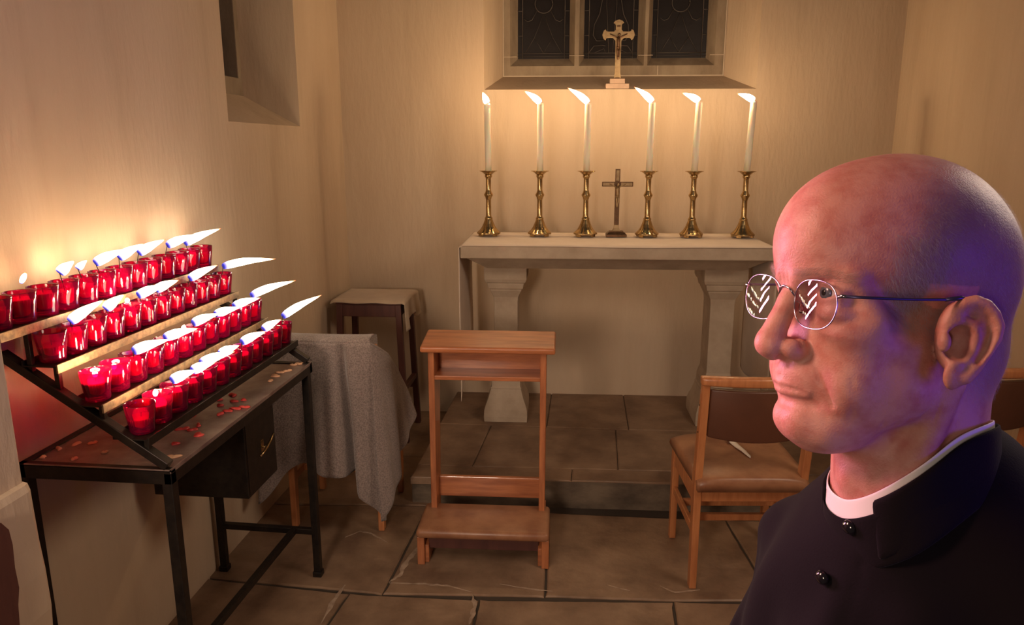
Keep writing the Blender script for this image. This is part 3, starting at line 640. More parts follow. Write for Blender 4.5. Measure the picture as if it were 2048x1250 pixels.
# ================================================================== chairs
def make_chair(name,loc,rz,label,group,cloth=browncloth):
    t=empty(name,loc,rz,label,'chair',group)
    for s in(-1,1):
        x=s*.190
        MB().add([(x-.013,-.205,0),(x+.013,-.205,0),(x+.013,-.170,0),(x-.013,-.170,0),(x-.014,-.200,.42),(x+.014,-.200,.42),(x+.014,-.155,.42),(x-.014,-.155,.42),(x-.014,-.235,.805),(x+.014,-.235,.805),(x+.014,-.208,.805),(x-.014,-.208,.805)],
            [(0,3,2,1),(8,9,10,11)]+[(k+j,k+(j+1)%4,k+4+(j+1)%4,k+4+j) for k in(0,4) for j in range(4)]).build('rear_leg',chairwood,t,bevel=.004)
        MB().add([(x-.013,.160,0),(x+.013,.160,0),(x+.013,.190,0),(x-.013,.190,0),(x-.014,.155,.405),(x+.014,.155,.405),(x+.014,.195,.405),(x-.014,.195,.405)],[(0,3,2,1),(4,5,6,7),(0,1,5,4),(1,2,6,5),(2,3,7,6),(3,0,4,7)]).build('front_leg',chairwood,t,bevel=.004)
        MB().box(x-.010,x+.010,-.17,.165,.335,.400).build('seat_rail',chairwood,t,bevel=.003)
        MB().box(x-.008,x+.008,-.18,.17,.205,.238).build('side_stretcher',chairwood,t,bevel=.003)
        for zz in (.62,.72): 
            MB().lathe([(.0035,0),(.0035,.0012),(.001,.0016)],10).build('screw',iron,t).matrix_local=Matrix.Translation((x+s*.0138,-.205,zz))@Matrix.Rotation(s*math.pi/2,4,'Y')
    MB().box(-.18,.18,-.190,-.170,.345,.395).build('rear_rail',chairwood,t,bevel=.003)
    MB().box(-.18,.18,.165,.183,.345,.395).build('front_rail',chairwood,t,bevel=.003)
    for y in (-.06,.06): MB().box(-.185,.185,y-.010,y+.010,.205,.232).build('cross_stretcher',chairwood,t,bevel=.003)
    mb=MB(); N=14
    for i in range(N+1):
        u=-1+2*i/N; x=u*.208; y=-.222-.030*(1-u*u); 
        w_=.016; zt=.832+.004*(1-u*u); zb_=.800
        mb.v+=[(x,y-w_,zb_),(x,y+w_,zb_),(x,y+w_,zt),(x,y-w_,zt-.004)]
    for i in range(N):
        for j in range(4): mb.f.append((i*4+j,i*4+(j+1)%4,(i+1)*4+(j+1)%4,(i+1)*4+j))
    mb.f+=[(0,1,2,3),(N*4+3,N*4+2,N*4+1,N*4)]
    smooth_all(mb.build('top_rail',chairwood,t,bevel=.007,seg=3))
    mb=MB()
    for i in range(N+1):
        u=-1+2*i/N; x=u*.174; y=-.212-.032*(1-u*u); dz=.012*(1-u*u)
        mb.v+=[(x,y-.004,.605-dz),(x,y+.024,.605-dz),(x,y+.016,.785),(x,y-.016,.785)]
    for i in range(N):
        for j in range(4): mb.f.append((i*4+j,i*4+(j+1)%4,(i+1)*4+(j+1)%4,(i+1)*4+j))
    mb.f+=[(0,1,2,3),(N*4+3,N*4+2,N*4+1,N*4)]
    smooth_all(mb.build('back_pad',cloth,t,bevel=.006,seg=3))
    def seatf(u,v):
        x=-1+2*u; y=-1+2*v; r=(abs(x)**4+abs(y)**4)
        return (x*(.212-.010*(1-v)),-.008+y*.218, .412+.052*max(0,1-r*.5)**.5-.004*math.exp(-(x*x+y*y)*3))
    s_=grid(seatf,26,26); k=len(s_.v); n_=27
    s2=MB(); s2.v=list(s_.v); s2.f=list(s_.f)
    bnd=[i for i in range(27)]+[27*j+26 for j in range(1,27)]+[27*26+i for i in range(25,-1,-1)]+[27*j for j in range(25,0,-1)]
    s2.v+=[(s_.v[i][0]*.97,s_.v[i][1]*.97,.396) for i in bnd]; L_=len(bnd)
    s2.f+=[(bnd[i],bnd[(i+1)%L_],k+(i+1)%L_,k+i) for i in range(L_)]+[tuple(k+i for i in range(L_))]
    s2.build('seat',leather,t,smooth=True)
    return t
ch=make_chair('chair',(.585,2.735,0),math.radians(5.5),'beech chair with brown leather back and worn tan seat, right in front of the priest','chapel chairs')
# tear in the tan seat with white stuffing showing
ts=MB(); tp=[(.000,.225),(.012,.205),(.006,.175),(.018,.14),(.012,.09),(.024,.04),(.032,-.03),(.012,.02),(-.006,.075),(-.014,.12),(-.008,.16),(-.012,.20)]
ch3=copy_tree(ch); ch3.location=(1.42,2.93,0); ch3.rotation_euler=(0,0,math.radians(2)); ch3['label']='wooden chair with dark brown back by the right wall, mostly hidden behind the priest\'s neck'
ch2=copy_tree(ch); ch2.location=(-1.045,3.01,0); ch2.rotation_euler=(0,0,math.radians(1.5)); ch2['label']='wooden chair hidden under the grey blanket beside the candle stand'
tearm=MB()
def seatz(x,y): r=(abs(x/.207)**4+abs((y+.008)/.218)**4); return .412+.052*max(0,1-r*.5)**.5-.004
pts=[(.002,.120),(.000,.095),(.010,.07),(.016,.03),(.026,-.01),(.032,-.075)]; ws=[.006,.011,.014,.013,.010,.0015]
lv=[(x-w_*1.0-.0,y,seatz(x,y)+.0052) for (x,y),w_ in zip(pts,ws)]+[(x,y,seatz(x,y)+.013) for (x,y),w_ in zip(pts,ws)]+[(x+w_,y,seatz(x,y)+.0052) for (x,y),w_ in zip(pts,ws)]
tearm.add(lv,[(k*6+i,k*6+i+1,(k+1)*6+i+1,(k+1)*6+i) for k in(0,1) for i in range(5)])
q=tearm.build('tear',tissue,ch,smooth=True,solid=.0015); q['label']='pale stuffing showing through a long tear in the seat'
t2=MB(); t2.tube([(.004,.135,seatz(.004,.135)+.006),(-.004,.10,seatz(0,.1)+.010),(-.014,.06,seatz(0,.06)+.007)],[.003,.006,.002],8); t2.build('torn_flap',browncloth,ch,smooth=True)
# ---- blanket over the left chair
def blanket():
    mb=MB(); nu,nv=110,46; vs=[]
    for j in range(nv+1):
        v=j/nv
        for i in range(nu+1):
            u=i/nu; s=u*.92       # arc length along the plan, metres; corner at s=.47
            Wd=.485
            if s<Wd: x=-1.305+s; y=2.712; top=.858-.004*math.sin(s/Wd*math.pi); bottom=.315-.16*math.exp(-((s-.0)/.10)**2)*.9+.03*math.sin(s*13)
            else:
                t=(s-Wd)/(.92-Wd); x=-.824+.015*math.sin(t*math.pi*.8)+.012*t; y=2.712+.40*t; top=.850-.22*t-.12*max(0,t-.4); bottom=.16+.16*t+.10*t*t
            # the long corner that hangs lowest, right of the front
            if .36<s<.56: bottom=min(bottom,.085+1.3*abs(s-.475))
            if .345<s<.372: bottom=max(bottom,.30)
            z=top+(bottom-top)*v
            fo=.028*v**.7*math.sin(s*21+.6+1.1*v)+.014*v*math.sin(s*47+2)
            cr=math.exp(-((s-.352)/.018)**2)*v**.5*.10      # deep fold
            if s<Wd: y+=-fo+cr; x+=(.020*v*(s/Wd) if s>.3 else -.015*v*(1-s/.3))
            else: x+=fo*.7+.022*v; y+=0
            bl=math.exp(-((s-Wd)/.03)**2); x+=-.010*bl*(1-v); y+=.010*bl*(1-v)
            vs.append((x+.003*noise.noise(Vector((x*9,y*9,z*9))),y+.007*noise.noise(Vector((x*7,3,z*6))),z))
    mb.add(vs,[(j*(nu+1)+i,j*(nu+1)+i+1,(j+1)*(nu+1)+i+1,(j+1)*(nu+1)+i) for j in range(nv) for i in range(nu)])
    # over the rail and down behind
    n2=14; k=len(mb.v)
    for j in range(n2+1):
        v=j/n2
        for i in range(nu+1):
            x,y,z=vs[i]; u=i/nu; s=u*.92
            a_=min(1,v*3)*math.pi/1.0; 
            yy=y+.050*(1-math.cos(a_))/1; zz=z+.016*math.sin(a_)-max(0,(v-.33))*.34
            if s>=.485: yy=y; xx=x-.025*(1-math.cos(a_)); mb.v.append((xx,yy,zz))
            else: mb.v.append((x,yy,zz))
    mb.f+=[(k+j*(nu+1)+i,k+(j+1)*(nu+1)+i,k+(j+1)*(nu+1)+i+1,k+j*(nu+1)+i+1) for j in range(n2) for i in range(nu)]
    me=mb.build('blanket',blanketm,smooth=True,solid=.006)
    return tag(me,'grey wool blanket draped over the chair beside the candle stand','blanket')
blanket()
# ---- stool with cloth in the corner
st=empty('stool',(-1.165,3.93,0),math.radians(1),'dark mahogany stool in the corner under a small tan cloth','stool')
SH=.795
MB().box(-.180,.180,-.155,.155,SH-.018,SH).build('seat',darkwood,st,bevel=.004)
for sx in(-1,1):
    for sy in(-1,1): MB().bar((sx*.160,sy*.135,SH-.018),(sx*.185,sy*.155,0),.032,.032,(0,1,0)).build('leg',darkwood,st,bevel=.003)
for sy in(-1,1): MB().box(-.155,.155,sy*.135-.010,sy*.135+.010,SH-.085,SH-.018).build('apron',darkwood,st,bevel=.003)
for sx in(-1,1):
    MB().box(sx*.158-.010,sx*.158+.010,-.13,.13,SH-.085,SH-.018).build('apron',darkwood,st,bevel=.003)
    MB().bar((sx*.174,-.147,.30),(sx*.174,.147,.30),.028,.028).build('stretcher',darkwood,st,bevel=.003)
for sy in(-1,1): MB().bar((-.174,sy*.148,.24),(.174,sy*.148,.24),.028,.028).build('stretcher',darkwood,st,bevel=.003)
def sc2(u,v):
    x=-.205+u*.52; y=-.168+v*.345; z=SH+.006
    xr=.188
    if x>xr: d=x-xr; z-=d*(.95+.2*math.sin(v*9)); x=xr+.012+.05*d+.012*math.sin(v*14)*d*8; z-= .03*max(0,.25-v)*d*30
    z+=.0022*math.sin(u*17+v*3)*(1 if v<.08 else .3)
    if v<.06: z-=.012*(1-v/.06)
    if x<-.195: z-=.006
    return (x,y,z)
sc=grid(sc2,60,34).build('stool_cloth',tanlinen,smooth=True,solid=.003,loc=(-1.165,3.93,0)); sc.rotation_euler=(0,0,math.radians(1))
tag(sc,'tan linen cloth with a hanging corner lying on the corner stool','cloth')
# ================================================================== votive candle stand
sd=empty('votive_stand',(-1.185,2.03,0),0,'black iron votive candle stand with four stepped shelves along the left wall','candle stand')
OX,OY=-1.185,2.03
def S(mb,name,m,parent=sd,**k):
    mb.v=[(x-OX,y-OY,z) for x,y,z in mb.v]; return mb.build(name,m,parent,**k)
XA,XB,YA,YB=-1.385,-.985,1.56,2.49; TZ=.838
for x in(XA+.013,XB-.013):
    for y in(YA+.013,YB-.03):
        lg=S(MB().box(x-.013,x+.013,y-.013,y+.013,.012,TZ-.03),'leg',iron,bevel=.002)
        S(MB().box(x-.017,x+.017,y-.017,y+.017,0,.022),'foot',iron,bevel=.003)
fr=MB()
fr.box(XA,XB,YA,YA+.022,TZ-.034,TZ+.004).box(XA,XB,YB-.022,YB,TZ-.034,TZ+.004).box(XA,XA+.022,YA,YB,TZ-.034,TZ+.004).box(XB-.020,XB,YA,YB,TZ-.034,TZ-.004)
S(fr,'table_frame',iron,bevel=.002)
ty=MB().box(XA+.01,XB-.001,YA+.01,YB-.01,TZ-.006,TZ).box(XB-.003,XB,YA,YB,TZ-.004,TZ+.006).box(XA+.02,XB,YA+.0,YA+.003,TZ,TZ+.005).box(XA+.02,XB,YB-.003,YB,TZ,TZ+.005)
S(ty,'tray',tray)
for y in(YA+.012,YB-.012):
    S(MB().bar((-1.388,y,1.118),(-.995,y,.850),.022,.026,(0,1,0)),'sloping_bar',iron,bevel=.002)
S(MB().bar((XA+.013,YB-.03,.19),(XB-.013,YB-.03,.185),.022),'end_stretcher',iron,bevel=.002)
S(MB().bar((XA+.013,YA+.013,.19),(XB-.013,YA+.013,.185),.022),'end_stretcher',iron,bevel=.002)
S(MB().bar((-1.10,YA+.013,.188),(-1.08,YB-.03,.188),.022),'long_stretcher',iron,bevel=.002)
ROWS=[(-1.348,1.19),(-1.283,1.095),(-1.18,1.0),(-1.075,.92)]
for k,(x,z) in enumerate(ROWS):
    y0=YA-(.08 if k==0 else .0)
    sh=MB().box(x-.046,x+.040,y0,YB,z-.004,z-.001).box(x-.048,x-.045,y0,YB,z-.004,z+.010)
    sh=S(sh,'shelf',iron)
    S(MB().box(x+.038,x+.043,y0,YB,z-.019,z+.003),'edge_strip',shelfmetal if k<3 else iron,sh,bevel=.0008)
    for y in (YA+.012,YB-.012):
        zb_=.850+.682*(-.995-(x+.028))
        S(MB().box(x+.026,x+.038,y-.006,y+.006,zb_,z-.004),'shelf_post',iron,bevel=.001)
bx=S(MB().box(-1.33,-1.022,2.01,2.225,.54,TZ-.02),'cash_box',iron,bevel=.003)
S(MB().box(-1.0215,-1.0205,2.018,2.218,.550,.80),'box_door',iron,bx,bevel=.0004)
hd=MB().tube([(-1.022,2.122,.667),(-1.008,2.122,.667)],.004,8).tube([(-1.006,2.075,.655),(-1.005,2.105,.661),(-1.004,2.122,.668),(-1.005,2.15,.677),(-1.006,2.178,.690)],[.0035,.004,.005,.004,.0035],8)
S(hd,'handle',brass,bx,smooth=True)
kp=S(MB().box(-1.0210,-1.0190,2.112,2.132,.645,.690),'keyhole_plate',brass,bx,bevel=.0009)
# ================================================================== votive candles
def cup_proto(name,fill):
    t=empty(name,(0,0,0)); 
    g=MB().lathe([(.0,.0005),(.0265,.0005),(.0285,.004),(.0292,.012),(.0300,.022),(.0325,.040),(.0348,.056),(.0362,.072),(.0358,.0745),(.0348,.073),(.0334,.056),(.0310,.040),(.0285,.024),(.0272,.014),(.0,.0125)],32)
    g.build('glass_cup',redglass,t,smooth=True)
    top=.018+fill
    r=.0275+.006*fill/.04
    MB().lathe([(.0268,.0140),(r,top-.001),(r-.0015,top),(.010,top-.0012),(.004,top-.0005)],28).build('wax_fill',redwax,t,smooth=True)
    MB().tube([(0,0,top-.002),(.0005,.0005,top+.006),(.002,.001,top+.011)],.0011,6).build('wick',wickm,t)
    for q in list(C.objects):
        if q.parent==t: q['base']=1
    return t,top
# which candles of each row burn: (row, place, flame base offset from the cup axis, base height over the shelf, flame vector)
FL_={(0,0):[(.010,.092,(.008,.011,.025))],(0,2):[(-.011,.095,(.022,.032,.028))],(0,3):[(-.020,.095,(.015,.022,.021))],(0,4):[(-.024,.099,(.051,.072,.031))],(0,5):[(.004,.098,(.043,.061,.035))],
(0,6):[(.025,.098,(.048,.068,.035))],(0,8):[(.027,.101,(.058,.083,.028))],(0,10):[(-.022,.095,(.076,.108,.040))],
(1,1):[(-.005,.080,(.049,.070,.043))],(1,3):[(-.020,.082,(.030,.043,.033))],(1,4):[(-.002,.079,(.002,.003,.015))],(1,5):[(-.026,.090,(.049,.069,.020))],(1,6):[(-.012,.089,(.041,.059,.020))],(1,8):[(.026,.089,(.057,.082,.033))],(1,11):[(.019,.094,(.121,.171,.004))],
(2,0):[(-.002,.056,(.001,.002,.018))],(2,1):[(-.006,.040,(.001,.001,.017))],(2,2):[(.002,.078,(.056,.080,.013))],(2,4):[(-.006,.076,(.057,.082,.010))],(2,5):[(.014,.076,(.003,.004,.014))],(2,6):[(-.006,.082,(.050,.072,.016))],(2,8):[(-.024,.078,(.050,.071,.010))],(2,9):[(.022,.079,(.058,.084,.014))],(2,11):[(.003,.089,(.105,.150,.030))],
(3,1):[(-.010,.068,(.001,.002,.020))],(3,2):[(-.010,.085,(.041,.058,.013))],(3,3):[(.014,.081,(.039,.056,.009))],(3,4):[(-.014,.088,(.060,.086,.012))],(3,5):[(.016,.084,(.037,.054,.014))],(3,7):[(.003,.083,(.050,.071,.019))],(3,9):[(.006,.086,(.040,.057,.022))],(3,11):[(.016,.093,(.096,.137,.053))]}
rowname=['top shelf','second-highest shelf','third-highest shelf','lowest shelf']
order=['first','second','third','fourth','fifth','sixth','seventh','eighth','ninth','tenth','eleventh','twelfth','last']
protos={}
def copy_cup(src):
    # an unlit copy: the cup, its wax and its short wick, without the flame of the source
    c=src.copy(); C.objects.link(c)
    for ch in [q for q in list(C.objects) if q.parent==src and q.get('base')]:
        d=ch.copy(); C.objects.link(d); d.parent=c
    return c
for fill in (.022,.030,.040): protos[fill]=None
for rI,(X,Z) in enumerate(ROWS):
    for i in range(-1 if rI==0 else 0,12):
        fs=FL_.get((rI,i),[])
        low=(rI,i) in ((2,0),(2,1),(3,1),(1,4))
        fill=.022 if (rI,i) in ((1,0),(3,0)) else (.030 if low or rnd.random()<.5 else .040)
        if protos[fill] is None: protos[fill]=cup_proto('votive_candle',fill); t=protos[fill][0]
        else: t=copy_cup(protos[fill][0])
        top=protos[fill][1]; y=1.605+.0773*i
        t.location=(X+.002*math.sin(i*3.1),y,Z); t.rotation_euler=(0,0,rnd.random()*6)
        n_=i+1 if rI==0 else i
        st_='unlit' if not fs else ('with small flame' if Vector(fs[0][2]).length<.04 else ('with long streaming flame' if Vector(fs[0][2]).length>.12 else 'with wind-blown flame'))
        tag(t,'red votive candle %s, %s from near end of %s'%(st_,order[n_] if i<11 else 'farthest',rowname[rI]),'votive candle','red votive candles on '+rowname[rI])
        for oy,bz,vec in fs:
            L=Vector(vec).length; zz=bz
            ca,sa=math.cos(-t.rotation_euler.z),math.sin(-t.rotation_euler.z)
            def rot(v): return (v[0]*ca-v[1]*sa,v[0]*sa+v[1]*ca,v[2])
            if low: zz=max(bz,top+.006)
            rad=.0062 if L<.03 else (.009 if L<.045 else .0135)
            flame(rot((0,oy,zz)),rot(vec),rad,'flame',t,bend=.2,n=18,m=10)
            if not (L<.03): MB().tube([rot((0,0,top)),rot((0,oy*.5,(top+zz)/2)),rot((0,oy,zz+.003))],.0012,6).build('wick',wickm,t)
            w_=Vector(vec)*.35
            flame_light(Vector((X,y+oy,Z+zz))+w_+Vector((0,0,.012)),(1.1 if low else .25) if L<.045 else (.70 if rI==0 else .95),rad=.012)
# ---- spilt wax on the tray
drips=[(-1.026,1.644),(-1.068,1.724),(-1.039,1.790),(-1.074,1.823),(-1.075,1.857),(-1.104,1.827),(-1.137,1.918),(-1.059,1.950),(-1.095,2.020),(-1.049,1.977),(-1.034,1.998),(-1.012,2.013),(-1.127,2.067),(-1.070,2.059),(-1.047,2.075),(-1.101,2.117),(-1.051,2.362),(-1.032,2.382),(-1.038,2.455),(-1.023,2.472),(-1.052,2.322),(-1.045,2.267),(-1.350,1.664),(-1.325,1.697),(-1.286,1.708),(-1.216,1.653),(-1.267,1.607),(-1.352,1.607)]
for k,(x,y) in enumerate(drips):
    r=random.Random(k); s_=r.uniform(.008,.014) if k<16 else r.uniform(.007,.015)
    if k>21: s_*=.6
    n=14; pr=[1+.35*math.sin(2*a+k)+.2*math.sin(3*a+2*k) for a in [2*math.pi*j/n for j in range(n)]]
    mb=MB(); zt=TZ+.0002
    for lev,(q,z) in enumerate(((1,0),(1.02,.0015),(.8,.004),(.35,.0055))):
        for j in range(n):
            a=2*math.pi*j/n; mb.v.append((math.cos(a)*s_*q*pr[j]*.8,math.sin(a)*s_*q*pr[j]*1.25,z+.0015*math.sin(a*2+k)*(lev>0)))
    for l_ in range(3):
        for j in range(n): mb.f.append((l_*n+j,l_*n+(j+1)%n,(l_+1)*n+(j+1)%n,(l_+1)*n+j))
    mb.f+=[tuple(range(n))[::-1],tuple(3*n+j for j in range(n))]
    pale=(k in (0,)) or k>15
    o=mb.build('wax_drip',waxpale if pale else waxred,smooth=True,loc=(x,y,zt)); o.rotation_euler=(0,0,r.random()*3)
    if k==0: lab='orange pale wax drip at the near corner of the tray, apart from the others'
    elif k<16: lab='red wax drip in the cluster at the middle of the tray under the candles'
    elif k<22: lab='pale wax drip at the far end of the tray'
    else: lab='small pale wax flake on the tray near the wall'
    g_='' if k==0 else ('red wax drips on the tray' if k<16 else ('pale wax drips at the far end of the tray' if k<22 else 'small wax flakes near the wall'))
    tag(o,lab,'wax drip',g_ or None)
# ================================================================== the priest
HR=Matrix(((-0.9345448862875816,0.3504137903628278,0.061935700829870106),(-0.3401465211943727,-0.9308079059230648,0.13377961874099092),(0.10452846326765347,0.10395584540887966,0.9890738003669027)))
HM=HR.to_4x4(); HM.translation=HEAD      # head frame (metres): x forward, y to his left, z up
def skin_mat():
    m=mat('skin',(.60,.29,.235),.46,bump=.6,bscale=650,vcol=(.50,.185,.15),vscale=60,spec=.45,sss=.2,bdist=.0006,contrast=(.42,.66))
    b=m.node_tree.nodes['Principled BSDF']; b.inputs['Subsurface Scale'].default_value=.006
    return m
skin=skin_mat()
scalp=mat('cropped_scalp',(.24,.17,.15),.6)
person=empty('person',(HEAD.x,HEAD.y,0),0,'balding man in black clerical cassock and white collar, in profile facing left','person')
def np_mesh(name,v,f,m,parent,M=None,scale=.001):
    v=np.asarray(v,float)*scale
    if M is not None:
        R_=np.array(M.to_3x3()); v=v@R_.T+np.array(M.translation)
    v=v-np.array(parent.location)
    me=bpy.data.meshes.new(name); me.vertices.add(len(v)); me.vertices.foreach_set('co',v.ravel())
    me.loops.add(f.size); me.loops.foreach_set('vertex_index',f.ravel().astype('i'))
    me.polygons.add(len(f)); me.polygons.foreach_set('loop_start',np.arange(0,f.size,4,dtype='i')); me.polygons.foreach_set('loop_total',np.full(len(f),4,dtype='i'))
    me.update(calc_edges=True); me.validate()
    me.polygons.foreach_set('use_smooth',[True]*len(me.polygons)); me.materials.append(m)
    o=bpy.data.objects.new(name,me); C.objects.link(o); o.parent=parent; return o
v,f=field_mesh(head_sdf,(-125,-112,-200),(125,112,130),1.6,disp=head_disp)
body=np_mesh('body',v,f,skin,person,HM)
def hp(x,y,z):   # head mm -> person-local
    return HM@Vector((x/1000,y/1000,z/1000))-person.location
# eyes
eyem=mat('eye_white',(.70,.62,.58),.15,coat=.6); irism=mat('grey_iris',(.09,.11,.12),.25,coat=.5); pupilm=mat('pupil',(.004,.004,.004),.1)
look=HR@Vector((1,.08,-.02)).normalized()
for s in(-1,1):
    c=hp(61.5 if s>0 else 52,s*32,1)
    e=bpy.data.meshes.new('eye'); bm=bmesh.new(); bmesh.ops.create_uvsphere(bm,u_segments=40,v_segments=28,radius=.0124); bm.to_mesh(e); bm.free(); e.materials.append(eyem)
    o=bpy.data.objects.new('eye',e); C.objects.link(o); o.parent=person; o.location=c; o.rotation_euler=look.to_track_quat('Z','Y').to_euler(); smooth_all(o)
    smooth_all(MB().lathe([(.0061,.0107),(.0058,.0116),(.0045,.0126),(.0026,.0131),(.0022,.0131)],28).build('iris',irism,o))
    smooth_all(MB().lathe([(.0024,.0130),(.0022,.0133),(.0008,.0135)],20).build('pupil',pupilm,o))
# lashes / brows / hair: many fine tapered strands on the skin
vv=np.array([x.co for x in body.data.vertices]); nn=np.array([x.normal for x in body.data.vertices])
def strands(name,sel,dirf,length,width,m,count,seed=0,lift=.35):
    rs=np.random.RandomState(seed); idx=np.flatnonzero(sel); idx=rs.choice(idx,count); P0=vv[idx]+rs.normal(size=(count,3))*.0006; N=nn[idx]
    Dw=dirf(idx,rs); Dw=Dw-N*(Dw*N).sum(1)[:,None]; Dw/=np.linalg.norm(Dw,axis=1)[:,None]+1e-9; Dw=Dw+N*lift*(.5+rs.rand(count,1)); Dw/=np.linalg.norm(Dw,axis=1)[:,None]
    S_=np.cross(Dw,N); S_/=np.linalg.norm(S_,axis=1)[:,None]+1e-9
    L=(length*(.6+.8*rs.rand(count)))[:,None]; w_=width
    a=P0-S_*w_-N*.0003;b=P0+S_*w_-N*.0003;c=P0+Dw*L*.55+S_*w_*.6; d=P0+Dw*L*.55-S_*w_*.6; e=P0+Dw*L-N*L*.08
    V=np.stack([a,b,c,d,e],1).reshape(-1,3); F=[]
    for i in range(count): k=i*5; F.append((k,k+1,k+2,k+3)); F.append((k+3,k+2,k+4))
    me=bpy.data.meshes.new(name); me.from_pydata(V.tolist(),[],F); me.update(); me.materials.append(m)
    o=bpy.data.objects.new(name,me); C.objects.link(o); o.parent=person; return o
hq=v.copy(); hs=np.stack([hq[:,0],np.abs(hq[:,1]),hq[:,2]],1)
hl=np.array(HR.to_3x3())
def hd(x,y,z,sc=.35): 
    def fn(idx,rs):
        sg=np.sign(hq[idx,1]); d_=np.stack([np.full(len(idx),x),sg*y,np.full(len(idx),z)],1)+rs.normal(size=(len(idx),3))*sc
        return d_@hl.T
    return fn
hairm=mat('grey_hair',(.42,.34,.33),.5); browm=mat('brow_hair',(.30,.20,.15),.5)
ear_zone=(hs[:,0]>-32)&(hs[:,0]<12)&(hs[:,2]>-62)&(hs[:,2]<14)&(hs[:,1]>60)
side=(hs[:,1]>38)&(hs[:,0]<38-.25*(hs[:,2]-10))&(hs[:,0]<30+ (hs[:,2]*.0))&(hs[:,2]>-30)&(hs[:,2]<78-.3*np.maximum(0,hs[:,0]+20))&~ear_zone&((hs[:,0]>0)|(hs[:,2]>-60))
side&=~((hs[:,0]>12)&(hs[:,2]<-6))
backh=(hs[:,0]<-48)&(hs[:,2]>-75)&(hs[:,2]<88)
temple_=(hs[:,1]>52)&(hs[:,0]>2)&(hs[:,0]<40)&(hs[:,2]>-22)&(hs[:,2]<48)
topb=(hs[:,0]<22)&(hs[:,2]>70)
strands('hair',(side|backh)&~ear_zone,hd(-.5,0,-.8),.0048,.00005,hairm,22000,1,.3)
strands('hair',temple_&~ear_zone,hd(-.35,0,-1),.0080,.00006,hairm,4200,4,.3)
strands('hair',topb,hd(-1,0,-.2),.0035,.00004,hairm,3500,6,.3)
# stubble tint where the hair grows
sm=lambda x: 1/(1+np.exp(-np.clip(x,-30,30)))
wgt=np.maximum(sm((hs[:,1]-46)/4)*sm((34-.25*(hs[:,2]-10)-hs[:,0])/4)*sm((hs[:,2]+22+.5*np.maximum(0,-hs[:,0]))/5)*sm((84-hs[:,2])/7)*sm((hs[:,2]+8-np.minimum(0,14-hs[:,0])*1.2)/5), sm((-42-hs[:,0])/8)*sm((hs[:,2]+72)/8)*sm((96-hs[:,2])/8))
wgt=wgt*np.where(ear_zone,0,1)
at=body.data.attributes.new('stubble','FLOAT','POINT'); full=np.zeros(len(body.data.vertices)); full[:len(wgt)]=wgt; at.data.foreach_set('value',full)
n_=skin.node_tree.nodes; l_=skin.node_tree.links; b_=n_['Principled BSDF']; src=b_.inputs['Base Color'].links[0].from_socket
a_=n_.new('ShaderNodeAttribute'); a_.attribute_name='stubble'; x_=n_.new('ShaderNodeMix'); x_.data_type='RGBA'; q_=n_.new('ShaderNodeMath'); q_.operation='MULTIPLY'; q_.inputs[1].default_value=.75
l_.new(a_.outputs['Fac'],q_.inputs[0]); l_.new(q_.outputs[0],x_.inputs[0]); l_.new(src,x_.inputs[6]); x_.inputs[7].default_value=(.22,.15,.14,1); l_.new(x_.outputs[2],b_.inputs['Base Color'])
bd=np.abs(hs[:,2]-(12+2.0*np.sin((hs[:,1]-8)/38*3.1)))
strands('eyebrow',(bd<3.8)&(hs[:,1]>10)&(hs[:,1]<48)&(hs[:,0]>50),hd(.1,1,.25,.3),.0075,.00006,browm,900,2,.3)
strands('eyelash',(np.abs(hs[:,2]-5.2)<1.0)&(hs[:,1]>22)&(hs[:,1]<43)&(hs[:,0]>70),hd(1,.25,.5,.15),.0055,.00007,browm,90,3,.9)
# ---- cassock: shoulders, chest, sleeves and skirt in one cloth body (world mm, own frame: x forward, y to his left)
GAP0,GAP1=22,338; BA=math.radians(-180+33); 
BM=Matrix.Rotation(BA,4,'Z'); BM.translation=Vector((.290,.625,0))
def body_sdf(P):
    S_=sym(P)
    d=ell(P,(-8,0,1110),(124,140,225))                       # chest and upper back
    d=su(d,cap(S_,(-24,30,1276),(-14,112,1200),46,48),45)     # trapezius to shoulder
    d=su(d,cap(P,(-14,0,1306),(-10,0,1236),75,90),26)
    d=su(d,ell(P,(4,0,1256),(80,74,80)),12)
    d=su(d,cap(P,(-26,24,1306),(-10,112,1248),56,48),30)          # cloth rises over the near shoulder
    d=su(d,ell(P,(18,0,960),(118,158,190)),60)               # belly
    d=su(d,cap(S_,(-14,130,1186),(-6,172,960),47,44),26)     # upper arm
    d=su(d,cap(S_,(-6,172,960),(70,182,740),44,40),22)       # forearm
    sk=cap(P,(0,0,900),(0,0,190),150,215); sk=np.maximum(sk,8-P[:,2]); d=su(d,sk,50)
    return np.maximum(d,8-P[:,2])
def body_disp(v):
    ang=np.arctan2(v[:,1],v[:,0])
    fold=np.sin(ang*15+v[:,2]*.004)*np.clip((950-v[:,2])/600,0,1)*9
    y=v[:,1];z=v[:,2];x=v[:,0]
    # soft drapes fanning down over the chest from the shoulders
    k=np.clip((1275-z)/150,0,1)*np.clip((x+30)/60,0,1)
    dr=8.0*np.sin((np.abs(y)*.9+z*.42+18)*.075)+5.0*np.sin((np.abs(y)*1.1+z*.62)*.045+1)+1.6*np.sin(y*.13-z*.02)
    seam=-1.8*np.exp(-((y-14)/2.2)**2)*(x>0)+1.5*(1/(1+np.exp(-np.clip((y-14),-30,30)*.9)))*(x>0)*0
    return fold+k*dr+seam+waves(v,.012,9)*2
v,f=field_mesh(body_sdf,(-260,-290,0),(260,290,1480),6.0,newton=3,disp=body_disp)
cas=np_mesh('cassock',v,f,black,person,BM)
d_=cas.modifiers.new('u','SUBSURF'); d_.levels=1; d_.render_levels=1
def bp(x,y,z): return BM@Vector((x/1000,y/1000,z/1000))-person.location
